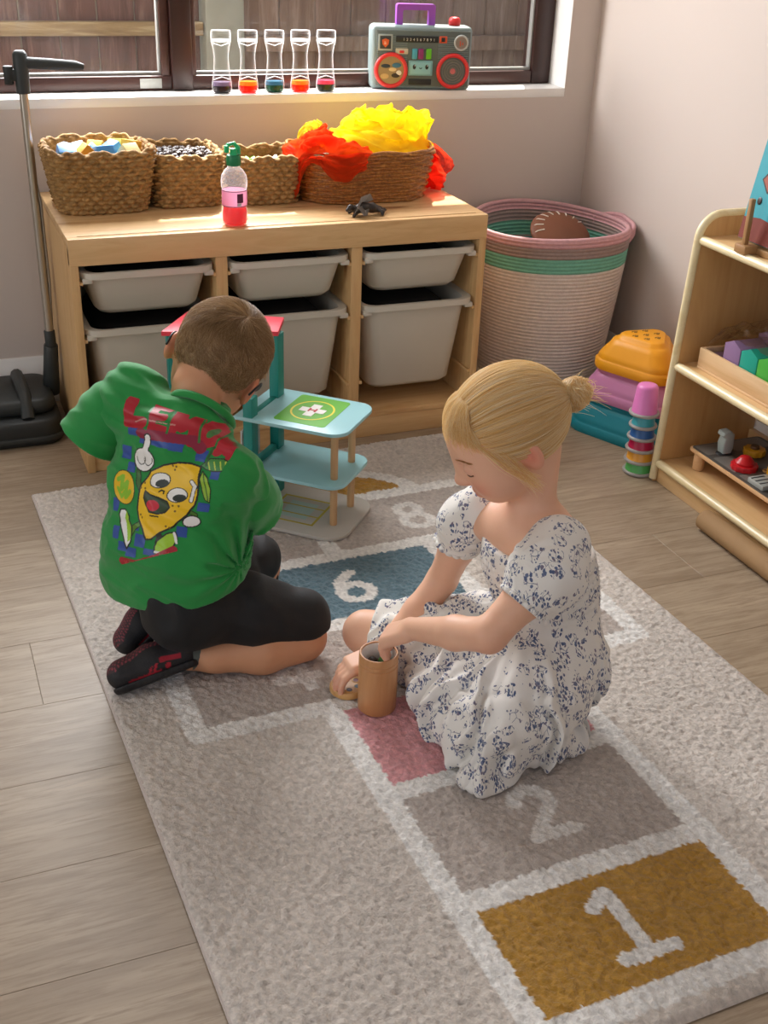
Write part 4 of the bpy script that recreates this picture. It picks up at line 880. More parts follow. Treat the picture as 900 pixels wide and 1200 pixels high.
put('black_caster', B().lathe([(0, 0), (.015, 0), (.017, .006), (.013, .012), (0, .014)], (1.270, -.745, T), 20, sy=1.7).mesh(sm=50), BKP2, bb); put('caster_pin', B().cyl((1.266, -.735, T+.010), (1.266, -.735, T+.018), .004, .003, 12).mesh(), GYP, bb)
put('wooden_handle', B().tube(cr([(1.335, -.690, T+.002), (1.345, -.705, T+.020), (1.345, -.755, T+.022), (1.335, -.775, T+.002)], 5), .007, 10).mesh(sm=80), plain('#a8742f', .5), bb)
put('small_ring', B().tube([(1.318+.007*math.cos(a), -.632+.007*math.sin(a), T+.004) for a in np.linspace(0, 2*PI, 17)[:-1]], .0022, 6, True).mesh(), plain('#b98a4a', .5), bb)
put('blue_clamp', B().box((1.385, -.69, T), (1.425, -.62, T+.020), .005).mesh(), plain('#2c3f4c', .45), bb); put('blue_clamp', B().box((1.360, -.77, T), (1.42, -.71, T+.016), .005).mesh(), plain('#2c3f4c', .45), bb)
# cardboard tube on the floor
tb = thing('cardboard_tube', 'brown cardboard tube lying on the floor against the birch shelf', 'tube', (1.17, -.9, 0)); CBD = plain('#a5835a', .8, .12, .2, 60)
b = B(); b.lathe([(.017, 0), (.022, 0), (.022, .52), (.017, .52)], seg=32); b.bm.faces.ensure_lookup_table()
me = b.mesh(sm=40); me.transform(Matrix.Translation((1.168, -.645, .0222)) @ Matrix.Rotation(PI/2+.0, 4, 'X')); put('tube_wall', me, CBD, tb)
put('end_plug', B().cyl((1.168, -.651, .0222), (1.168, -.658, .0222), .0168, .0168, 24).mesh(), plain('#8d6d48', .85), tb)
text('stamped_mark', 'A', .016, (1.1555, -.86, .0405), plain('#6f5536', .8), tb, rot=(math.radians(-35), 0, PI/2*3))

# ================================================================== river stones and stacking cups
def stone(z0, h, half, inset, col, label, gz=None, seed=0, ang=0, c=(1.312, -.150), dots=False):
    t = thing('stepping_stone', label, 'stepping stone', (c[0], c[1], z0), 'stacked balance stones'); M_ = plain(col, .45, .04); b = B(); bm = b.bm; rings = []
    def tri(r, rad, z, n=8):
        pts = []
        for k, a0 in enumerate((210, 330, 90)):
            d = (r-rad); vx, vy = d*math.cos(math.radians(a0+ang)), d*math.sin(math.radians(a0+ang))
            for i in range(n+1):
                q = math.radians(a0+ang-60+120*i/n); pts.append((c[0]+vx+rad*math.cos(q), c[1]+vy+rad*math.sin(q), z))
        return pts
    R0 = half
    prof = [(R0-.010, 0), (R0, .0), (R0+.002, .004), (R0+.002, .020), (R0-.003, .024), (R0-.005, .026), (R0-.004, .030), (R0-.010, .040), (R0-inset*.55, h*.70), (R0-inset*.70, h*.84), (R0-inset*.86, h*.86), (R0-inset*.92, h*.88), (R0-inset*1.02, h*.97), (R0-inset*1.10, h)]
    for r, z in prof: rings.append([bm.verts.new(p) for p in tri(r, r*.42, z0+z)])
    for P, Q in zip(rings, rings[1:]):
        n = len(P)
        for i in range(n): bm.faces.new((P[i], P[(i+1) % n], Q[(i+1) % n], Q[i]))
    bm.faces.new(rings[-1]); bm.faces.new(rings[0][::-1]); bmesh.ops.recalc_face_normals(bm, faces=bm.faces)
    put('stone_body', b.mesh(sm=50), M_, t)
    if dots:
        GD = plain('#8a5f0d', .6)
        rt = R0-inset*1.10
        for i in range(-2, 3):
            for j in range(-2, 3):
                x, y = i*.030+(.015 if j % 2 else 0), j*.027
                if math.hypot(x, y) > rt*.66: continue
                p = B()
                p.ball((c[0]+x, c[1]+y, z0+h+.0002), (.0048, .0042, .0014), 8)
                for q in range(4):
                    an = math.radians(40+q*33); p.ball((c[0]+x+.0085*math.cos(an), c[1]+y+.0075*math.sin(an), z0+h+.0002), (.0020, .0022, .0012), 6)
                put('grip_pad', p.mesh(), GD, t)
stone(0.0, .085, .158, .042, '#0f8a9b', 'largest teal balance stone at the bottom of the stack on the floor', ang=55)
stone(.0855, .074, .132, .034, '#cd86b4', 'pink balance stone between the teal and the yellow ones', ang=55)
stone(.160, .086, .113, .050, '#f0a416', 'yellow balance stone with paw shaped grip marks on top of the stack', ang=55, dots=True)
cups = [('#5cb860', 'green', .030), ('#f0a93a', 'orange yellow', .029), ('#b81646', 'crimson', .028), ('#2c5f9e', 'blue', .0265), ('#3fa9b5', 'aqua', .025), ('#e47fc0', 'pink', .0275)]
z = 0.0; cxc, cyc = 1.190, -.362
for i, (c, n, r) in enumerate(cups):
    h = .052 if i < 5 else .072; t = thing('stacking_cup', '%s stacking cup %s' % (n, ('at the very bottom of the upturned cup stack', 'second from the bottom of the cup stack', 'in the lower middle of the cup stack', 'above the crimson one in the cup stack', 'just beneath the top pink cup', 'upturned on top of the cup stack')[i]), 'cup', (cxc, cyc, z), 'stacking cups')
    put('cup_wall', B().lathe([(r+.004, .004), (r+.001, .008), (r-.0035, h-.008), (r-.0065, h-.002), (r-.012, h), (0, h), (0, h-.003), (r-.012, h-.003), (r-.008, h-.01), (r-.003, .004)], (cxc-.003*i*.5, cyc, z), 32).mesh(sm=50), plain(c, .3, .03), t)
    put('cup_rim', B().tube([(cxc-.003*i*.5+(r+.003)*math.cos(a), cyc+(r+.003)*math.sin(a), z+.0045) for a in np.linspace(0, 2*PI, 33)[:-1]], .0042, 8, True).mesh(sm=80), plain('#a9a5a0', .4), t)
    z += .0285 if i < 4 else .0300

# ================================================================== wooden toy hospital
def hospital():
    t = thing('toy_hospital', 'wooden toy hospital with red roof, teal posts and a helipad deck on the rug', 'toy', (.36, -.27, .012))
    R0 = .0125
    o = np.array([.281, -.327]); e = np.array([.355-.276, -.242+.327]); e = e/np.linalg.norm(e)      # along the post line
    f = np.array([e[1], -e[0]])                                                                     # outwards, to the decks
    def W(a, b): p = o+e*a+f*b; return (p[0], p[1])
    ang = math.atan2(e[1], e[0]); Mx = Matrix.Translation((o[0], o[1], 0)) @ Matrix.Rotation(ang, 4, 'Z')  # local x = e, local y = -f
    TL = wood('teal_paint', '#0c7f76', '#11897f', '#0a746c', 'z', 1.2, .45); LB_ = plain('#9ed0d6', .4, .04); RD = plain('#e03a4c', .4, .05); GW = plain('#b9b4ab', .5, .04); WDW = wood('dowel', '#c49a6c', '#d0a87a', '#b4875a', 'z', 1.5)
    def lb(name, x0, y0, x1, y1, z0, z1, mat, r=.002, poly=None, bev=.0012, lab=None):
        if poly: me = B().prism(poly, z0, z1, 'z', bev, Mx).mesh(sm=40)
        else: me = B().box((x0, y0, z0), (x1, y1, z1), bev, 2, Mx).mesh()
        return put(name, me, mat, t, lab)
    # posts (local x along e, decks go to local -y)
    lb('post', -.013, -.010, .013, .010, R0+.006, .278, TL)
    lb('post', .105, -.010, .133, .010, R0+.006, .372, TL); put('post', B().box((.150, -.205, R0+.006), (.168, -.183, .3725), .001).mesh(), TL, t); put('post', B().box((.215, -.135, R0+.006), (.233, -.117, .3725), .001).mesh(), TL, t)
    lb('cross_rail', .0135, -.006, .1045, .006, .118, .135, TL); lb('cross_rail', .0135, -.006, .1045, .006, .228, .240, TL)
    # decks, rounded on the outer side
    dk = rrect(-.016, -.205, .160, .030, .034, 6, (1, 0, 0, 1)); dk = [(x, y) for x, y in dk]
    lb('deck', 0, 0, 0, 0, .230, .2375, LB_, poly=dk); lb('deck', 0, 0, 0, 0, .1155, .123, LB_, poly=rrect(-.014, -.200, .156, .018, .034, 6, (1, 0, 0, 1)))
    lb('base_board', 0, 0, 0, 0, R0, R0+.008, GW, poly=rrect(-.035, -.212, .160, .020, .045, 6, (1, 0, 0, 1)))
    lb('base_board', -.03, .021, .15, .170, R0, R0+.007, GW)
    # parking marks on the base
    YM = plain('#b8a53c', .6)
    for x0, y0, x1, y1 in ((.0, -.135, .11, -.130), (.0, -.03, .11, -.025), (.0, -.13, .005, -.03), (.105, -.13, .11, -.03), (.035, -.13, .039, -.03), (.07, -.13, .074, -.03)): lb('printed_line', x0, y0, x1, y1, R0+.0078, R0+.0084, YM, bev=0)
    lb('printed_patch', .02, -.11, .09, -.05, R0+.0077, R0+.0082, plain('#a9c0ba', .5), bev=0)
    # helipad sticker
    z = .2374
    lb('helipad_sticker', 0, 0, 0, 0, z, z+.0006, plain('#5fae2e', .4), poly=rrect(.006, -.155, .146, -.045, .008, 4), bev=0)
    rg = B(); pts = [(.053+.046*math.cos(a), -.078+.036*math.sin(a), z+.0006) for a in np.linspace(0, 2*PI, 41)[:-1]]
    h = bmesh.new(); A = [h.verts.new((.076+.050*math.cos(a), -.100+.044*math.sin(a), z+.0009)) for a in np.linspace(0, 2*PI, 41)[:-1]]; C = [h.verts.new((.076+.0460*math.cos(a), -.100+.0400*math.sin(a), z+.0009)) for a in np.linspace(0, 2*PI, 41)[:-1]]
    for k in range(40): h.faces.new((A[k], A[(k+1) % 40], C[(k+1) % 40], C[k]))
    put('yellow_ring', B().add(h, Mx).mesh(), plain('#e6d83a', .4), t)
    cr_ = [(-.010, -.028), (.010, -.028), (.010, -.010), (.030, -.010), (.030, .010), (.010, .010), (.010, .028), (-.010, .028), (-.010, .010), (-.030, .010), (-.030, -.010), (-.010, -.010)]
    lb('white_cross', 0, 0, 0, 0, z+.0006, z+.0014, WHITE, poly=[(.076+a, -.100+b_*.95) for a, b_ in cr_], bev=0)
    RL = plain('#c2222e', .4)
    Hm = Matrix.Translation((.076, -.100, 0)) @ Matrix.Rotation(.0, 4, 'Z')
    for a in ((-.0085, -.0075, -.0050, .0075), (.0050, -.0075, .0085, .0075), (-.0052, -.0017, .0052, .0017)):
        put('letter_bar', B().box((a[1], a[0], z+.0013), (a[3], a[2], z+.0020), 0, 1, Mx @ Hm).mesh(), RL, t)
    # dowels under the decks
    for x, y in ((.026, -.170), (.116, -.170)):
        put('dowel', B().cyl(Mx @ Vector((x, y, R0+.008)), Mx @ Vector((x, y, .1155)), .0075, .0075, 16, .0005).mesh(), WDW, t); put('dowel', B().cyl(Mx @ Vector((x, y, .123)), Mx @ Vector((x, y, .230)), .0075, .0075, 16, .0005).mesh(), WDW, t)
    # red roof of the tower
    d_ = np.array([.961, -.276]); n_ = np.array([.276, .961]); q0 = np.array([.136, -.205]); rc = [(.138, -.203), (.358, -.266), (.396, -.183), (.216, -.094)]
    put('roof', B().prism([tuple(p) for p in rc], .373, .383, 'z', .0015).mesh(sm=40), RD, t)
    # lift: white box hanging between the posts
    LW = plain('#c9c8c4', .5, .03)
    lb('lift_back', .020, .030, .100, .034, R0+.0075, .190, LW); lb('lift_floor', .018, .034, .102, .090, .105, .110, LW); lb('lift_side', .018, .030, .0195, .090, .04, .16, LW); lb('ramp', .02, .09, .10, .185, .060, .064, LW)
hospital()
# ================================================================== solid modelling: signed distances -> surface nets
def _smin(a, b, k):
    if k <= 0: return np.minimum(a, b)
    h = np.maximum(k-np.abs(a-b), 0)/k; return np.minimum(a, b)-h*h*k*.25
class SD:
    """ordered list of primitives; each is (kind, params, k). kinds: cap, ell, box | sub_* carve | cut plane"""
    def __init__(s): s.P = []; s.disp = None
    def cap(s, a, b, ra, rb=None, k=.01, sub=False): s.P.append(('cap', np.array(a, float), np.array(b, float), ra, ra if rb is None else rb, k, sub)); return s
    def chain(s, pts, rs, k=.01):
        for i in range(len(pts)-1): s.cap(pts[i], pts[i+1], rs[i], rs[i+1], k)
        return s
    def ell(s, c, r, R=None, k=.01, sub=False): s.P.append(('ell', np.array(c, float), np.eye(3) if R is None else np.array(R, float), np.array(r if hasattr(r, '__len__') else (r, r, r), float), 0, k, sub)); return s
    def box(s, c, r, R=None, rd=.005, k=.01, sub=False): s.P.append(('box', np.array(c, float), np.eye(3) if R is None else np.array(R, float), np.array(r, float), rd, k, sub)); return s
    def cut(s, p, n, k=.002): s.P.append(('cut', np.array(p, float), np.array(n, float)/np.linalg.norm(n), 0, 0, k, False)); return s   # applied last, after the folds
    @staticmethod
    def d(p, X):
        t = p[0]
        if t == 'cap':
            a, b, ra, rb = p[1:5]; ba = b-a; pa = X-a; h = np.clip(pa@ba/(ba@ba+1e-12), 0, 1); return np.sqrt(((pa-h[:, None]*ba)**2).sum(1))-(ra+(rb-ra)*h)
        if t == 'ell':
            q = (X-p[1])@p[2]; k0 = np.sqrt(((q/p[3])**2).sum(1)); k1 = np.sqrt(((q/p[3]**2)**2).sum(1)); return k0*(k0-1)/(k1+1e-9)
        if t == 'box':
            q = np.abs((X-p[1])@p[2])-p[3]+p[4]; return np.sqrt((np.maximum(q, 0)**2).sum(1))+np.minimum(q.max(1), 0)-p[4]
        return (X-p[1])@p[2]
    def ev(s, X, idx=None, fold=True):
        D = np.full(len(X), 10.0)
        for i in (range(len(s.P)) if idx is None else idx):
            p = s.P[i]
            if p[0] == 'cut': continue
            d = s.d(p, X)
            if p[6]: D = -_smin(-D, d, p[5])
            else: D = _smin(D, d, p[5])
        if s.disp is not None and fold: D = D-s.disp(X)
        for i in (range(len(s.P)) if idx is None else idx):
            p = s.P[i]
            if p[0] == 'cut': D = -_smin(-D, -s.d(p, X), p[5])
        return D
    def mesh(s, name, lo, hi, h, ds=0.0, relax=True):
        lo = np.array(lo, float); hi = np.array(hi, float); nb = 8; n = np.ceil((hi-lo)/h/nb).astype(int)*nb; G = n//nb
        gi = np.stack(np.meshgrid(*[np.arange(g) for g in G], indexing='ij'), -1).reshape(-1, 3); ctr = lo+(gi*nb+(nb-1)/2)*h; hd = h*nb*.5*math.sqrt(3)
        Dp = np.stack([s.d(p, ctr) for p in s.P]); Dc = s.ev(ctr, None, False); F = np.empty(tuple(n), np.float32)
        F.reshape(G[0], nb, G[1], nb, G[2], nb)[:] = np.sign(Dc).reshape(G[0], 1, G[1], 1, G[2], 1)*9
        near = np.where(np.abs(Dc) < hd*1.35+h*2+ds)[0]; loc = np.stack(np.meshgrid(*[np.arange(nb)]*3, indexing='ij'), -1).reshape(-1, 3)*h
        un = np.array([p[0] != 'cut' and not p[6] for p in s.P]); ks = np.array([p[5] for p in s.P])
        for bi in near:
            dc = Dp[:, bi]; m = dc[un].min(); use = [i for i in range(len(s.P)) if s.P[i][0] == 'cut' or (un[i] and dc[i] < m+2*hd*1.15+ks[i]) or (s.P[i][6] and dc[i] < hd*1.2+ks[i]+h)]
            X = lo+gi[bi]*nb*h+loc; D = s.ev(X, use)
            a = gi[bi]*nb; F[a[0]:a[0]+nb, a[1]:a[1]+nb, a[2]:a[2]+nb] = D.reshape(nb, nb, nb)
        return nets(name, F, lo, h)
def nets(name, F, lo, h, rel=1):
    ins = F < 0; n = F.shape; ci = np.zeros(tuple(k-1 for k in n), np.int16)
    sl = lambda d: slice(d, None) if d else slice(None, -1)
    for dx in (0, 1):
        for dy in (0, 1):
            for dz in (0, 1): ci += ins[sl(dx), sl(dy), sl(dz)]
    act = (ci > 0) & (ci < 8); cells = np.argwhere(act); vid = np.full(ci.shape, -1, np.int32); vid[act] = np.arange(len(cells))
    cor = np.array([(a, b, c) for a in (0, 1) for b in (0, 1) for c in (0, 1)]); S_ = np.zeros((len(cells), 3)); W_ = np.zeros(len(cells))
    val = np.stack([F[tuple((cells+c).T)] for c in cor], 1)
    for i in range(8):
        for j in range(i+1, 8):
            if np.abs(cor[i]-cor[j]).sum() != 1: continue
            a, b = val[:, i], val[:, j]; m = (a < 0) != (b < 0); t = np.where(m, a/np.where(m, a-b, 1), 0); t = np.clip(t, 0.02, .98)
            S_ += m[:, None]*(cor[i]+(cor[j]-cor[i])*t[:, None]); W_ += m
    V = lo+(cells+S_/W_[:, None])*h; Q = []
    for ax in range(3):
        s0 = [slice(None)]*3; s1 = [slice(None)]*3; s0[ax] = slice(None, -1); s1[ax] = slice(1, None)
        A, Bq = ins[tuple(s0)], ins[tuple(s1)]; E = np.argwhere(A != Bq); o1, o2 = [(1, 2), (2, 0), (0, 1)][ax]
        E = E[(E[:, o1] > 0) & (E[:, o2] > 0) & (E[:, o1] < n[o1]-1) & (E[:, o2] < n[o2]-1)]
        u = np.zeros(3, int); u[o1] = 1; w_ = np.zeros(3, int); w_[o2] = 1
        q = np.stack([vid[tuple((E-u-w_).T)], vid[tuple((E-w_).T)], vid[tuple(E.T)], vid[tuple((E-u).T)]], 1)
        fl = A[tuple(E.T)]; q[~fl] = q[~fl][:, ::-1]; Q.append(q)
    Q = np.concatenate(Q); Q = Q[(Q >= 0).all(1)]
    # light relaxation removes stair steps
    for _ in range(rel):
        acc = np.zeros_like(V); cnt = np.zeros(len(V))
        for a in range(4):
            b = (a+1) % 4; np.add.at(acc, Q[:, a], V[Q[:, b]]); np.add.at(acc, Q[:, b], V[Q[:, a]]); np.add.at(cnt, Q[:, a], 1); np.add.at(cnt, Q[:, b], 1)
        V = V*.5+.5*acc/np.maximum(cnt, 1)[:, None]
    return from_arrays(name, V, Q)
def verts_np(me):
    a = np.empty(len(me.vertices)*3, np.float32); me.vertices.foreach_get('co', a); return a.reshape(-1, 3).astype(float)
def unit(v): v = np.array(v, float); return v/np.linalg.norm(v)
def basis(x=None, y=None, z=None):
    """columns = axes; y exact, z made orthogonal"""
    y = unit(y); z = np.array(z, float); z = unit(z-y*(z@y)); return np.stack([np.cross(y, z), y, z], 1)

# ------------------------------------------------------------------ small dark dragon on the unit
def dragon():
    t = thing('toy_dragon', 'small dark brown toy dragon lying on the unit before the willow basket', 'toy', (.66, .06, UT))
    s = SD(); c = np.array([.665, .055, UT]); P = lambda x, y, z: c+np.array([x, y, z])
    s.chain([P(-.030, 0, .014), P(-.012, 0, .018), (P(.012, 0, .016)), P(.030, .002, .011)], [.008, .011, .010, .007], .006)
    s.chain([P(-.030, 0, .016), P(-.042, -.004, .020), P(-.050, -.006, .015)], [.006, .006, .004], .004)
    s.chain([P(.030, .002, .011), P(.042, .006, .008), P(.050, .012, .006)], [.006, .004, .002], .004)
    for sx, sy in ((-.022, -.010), (-.020, .011), (.024, -.010), (.022, .012)):
        s.chain([P(sx, sy*.6, .012), P(sx+(-.010 if sx < 0 else .008), sy*1.4, .009), P(sx+(-.016 if sx < 0 else .006), sy*1.7, .0035)], [.0055, .004, .0036], .003)
    put('dragon_body', s.mesh('body', c-.065, c+np.array([.065, .04, .05]), .0012), plain('#30261f', .35, .3, .4, 200), t)
    WG = plain('#8d857e', .35, .2)
    for i, (a, q) in enumerate(((.5, -1), (.25, 1))):
        b = bmesh.new(); base = P(-.010, .004*q, .022); tips = [P(-.040, -.020*q-.004, .010), P(-.022, -.016*q, .044), P(.002, -.010*q, .050), P(.012, -.004*q, .034)] if i else [P(-.034, -.026, .026), P(-.020, -.030, .006), P(-.008, -.022, .005), P(.0, -.012, .016)]
        v = [b.verts.new(base)]+[b.verts.new(x) for x in tips]
        for k in range(1, 4): b.faces.new((v[0], v[k], v[k+1]))
        me = bpy.data.meshes.new('wing'); bmesh.ops.solidify(b, geom=b.faces[:], thickness=.0014); b.to_mesh(me); b.free(); put('wing', me, WG, t)
dragon()
# ================================================================== children
from mathutils.bvhtree import BVHTree
def skin_mat(name):
    M = Mat(name, '#e0a98a', 0.48); at = M.n('VertexColor'); at.layer_name = 'Col'; v = M.coord()
    M.color(M.mix(M.math('MULTIPLY', M.noise(v, 45, 4), .14), at.outputs[0], '#b8604a')); M.b.inputs['Subsurface Weight'].default_value = 0.12
    M.b.inputs['Subsurface Radius'].default_value = (1, .35, .2); M.b.inputs['Subsurface Scale'].default_value = .006
    M.b.inputs['Specular IOR Level'].default_value = .35; M.bump(M.noise(v, 500, 3), .08, .0005); return M.m
SKIN = skin_mat('skin')
HS = .92
def head_sd(s, C, Bm, girl=True):
    L = lambda x, y, z: C+Bm@np.array([x, y, z])*HS; R = Bm
    e = lambda c, r, k=.012, sub=False, rot=None: s.ell(L(*c), np.array(r)*HS, R if rot is None else R@rot, k, sub)
    e((0, -.012, .024), (.070, .088, .076), .0); e((0, .022, .016), (.062, .062, .066), .03)            # skull, brow
    e((0, .022, -.028), (.055, .057, .058), .03); e((0, .048, -.066), (.026, .026, .022), .028)           # jaw, chin
    for q in (-1, 1):
        e((q*.031, .045, -.034), (.026, .030, .027), .02)                                                # cheeks
        e((q*.028, .083, .006), (.017, .010, .011), .014, True)                                          # eye sockets
        e((q*.0285, .071, .003), (.0145, .0125, .0115), .004)                                            # lids
        e((q*.0085, .0855, -.0265), (.0065, .0075, .006), .006)                                          # nostril wings
        a = .35*q; rot = np.array([[math.cos(a), -math.sin(a), 0], [math.sin(a), math.cos(a), 0], [0, 0, 1]])
        e((q*.0715, -.014, -.008), (.0075, .0165, .0265), .006, False, rot)                              # ear
        e((q*.0790, -.010, -.005), (.0060, .0090, .0150), .004, True, rot)
        e((q*.0745, -.012, -.008), (.0035, .004, .006), .004)
    s.cap(L(0, .077, .012), L(0, .091, -.018), .0058, .0072, .014); e((0, .0945, -.0225), (.0085, .0085, .0075), .008)
    e((0, .078, -.050), (.0175, .0095, .0052), .006); e((0, .0765, -.0585), (.0150, .0095, .0060), .006)
    e((0, .0880, -.0538), (.0155, .004, .0012), .003, True)
def head_colors(V, C, Bm, base, col=None):
    l = (V-C)@Bm/HS; out = np.tile(np.array(lin(base)), (len(V), 1)) if col is None else col
    def tint(c, r, colr, amt):
        d = (((l-np.array(c))/np.array(r))**2).sum(1); k = np.exp(-d)*amt; out[:] = out*(1-k[:, None])+np.array(lin(colr))*k[:, None]
    for q in (-1, 1):
        tint((q*.037, .066, -.030), (.020, .03, .018), '#d9705c', .55); tint((q*.077, -.012, -.005), (.014, .02, .028), '#d4503a', .55); tint((q*.028, .082, .004), (.014, .012, .008), '#c98070', .35)
    tint((0, .096, -.024), (.010, .01, .009), '#d8705c', .4); tint((0, .084, -.0535), (.0150, .012, .0085), '#c4525a', .85)
    return out
def hand_sd(s, W, d, n, side, L, curl=(.3, .5, .4), spread=.10, thumb=(.55, .65, .45), r=.0065, kw=.012):
    d = unit(d); n = unit(np.array(n, float)-d*(d@np.array(n, float))); lat = (np.cross(n, d) if side == 'L' else np.cross(d, n)); W = np.array(W, float)
    Rm = np.stack([lat, d, n], 1)
    s.box(W+d*L*.30, (.0225*L/.11, .028*L/.11, .0112*L/.11), Rm, .0085*L/.11, kw); s.ell(W+d*L*.16+lat*.012*L/.11+n*.004, (.010, .018, .009), Rm, .008)
    for i, (off, ln) in enumerate(zip((.0158, .0055, -.0050, -.0148), (.42, .46, .43, .34))):
        root = W+d*L*(.50-.012*abs(i-1))+lat*off*L/.11; a = 0; p = root; dd = unit(d+lat*(off/.0158)*spread); rr = r*(1 if i < 3 else .88)
        cu = curl if not hasattr(curl[0], '__len__') else curl[i]
        prev = root-d*.012; s.cap(prev, root, rr*1.05, rr*1.02, .005)
        for j, (f, c) in enumerate(zip((.44, .31, .25), cu)):
            a += c; q = p+(dd*math.cos(a)+n*math.sin(a))*ln*L*f; s.cap(p, q, rr*(1-.07*j), rr*(1-.07*(j+1)), .0018 if j else .003); p = q
    t0 = W+d*L*.14+lat*.016*L/.11+n*.003; td = unit(d*thumb[0]+lat*thumb[1]+n*thumb[2]); t1 = t0+td*L*.20; td2 = unit(td+d*.45-lat*.15+n*.2); t2 = t1+td2*L*.17; t3 = t2+unit(td2+d*.3)*L*.13
    s.cap(t0, t1, r*1.45, r*1.15, .008); s.cap(t1, t2, r*1.12, r*1.0, .003); s.cap(t2, t3, r*1.0, r*.82, .002)
def finger_tint(V, col, tips, colr='#d87a64', rad=.02, amt=.45):
    for t in tips:
        k = np.exp(-((V-np.array(t))**2).sum(1)/rad**2)*amt; col[:] = col*(1-k[:, None])+np.array(lin(colr))*k[:, None]
def bvh(me): return BVHTree.FromPolygons([v.co[:] for v in me.vertices], [p.vertices[:] for p in me.polygons])
def hair_obj(name, strands, rad, mat, parent, label=None):
    """strands: (N, K, 3)"""
    N, K, _ = strands.shape; hc = bpy.data.hair_curves.new(name); hc.add_curves([K]*N)
    hc.points.foreach_set('position', strands.astype(np.float32).ravel())
    r = np.tile(rad*np.linspace(1, .35, K), N).astype(np.float32); hc.points.foreach_set('radius', r)
    o = bpy.data.objects.new(name, hc); link(o); hc.materials.append(mat); o.parent = parent
    o.matrix_parent_inverse = Matrix.Translation(-Vector(parent.location)); o['kind'] = 'stuff'
    if label: o['label'] = label
    return o
def hair_mat(name, stops, rough=.42):
    M = Mat(name, '#c0a070', rough); hi = M.n('HairInfo'); M.color(M.ramp(hi.outputs['Random'], stops)); M.b.inputs['Specular IOR Level'].default_value = .5
    tr = M.n('BsdfTranslucent'); tr.inputs[0].default_value = (*lin(stops[1][1]), 1); a = M.n('MixShader'); a.inputs[0].default_value = .35
    M.l(M.b.outputs[0], a.inputs[1]); M.l(tr.outputs[0], a.inputs[2]); M.l(a.outputs[0], M.out.inputs[0]); return M.m
def hairfield_mat(name, a, b, sc):
    M = Mat(name, a, .6); v = M.coord(); M.color(M.mix(M.noise(v, sc, 5, .65), a, b)); M.bump(M.noise(v, sc*2, 3), .4, .001); return M.m

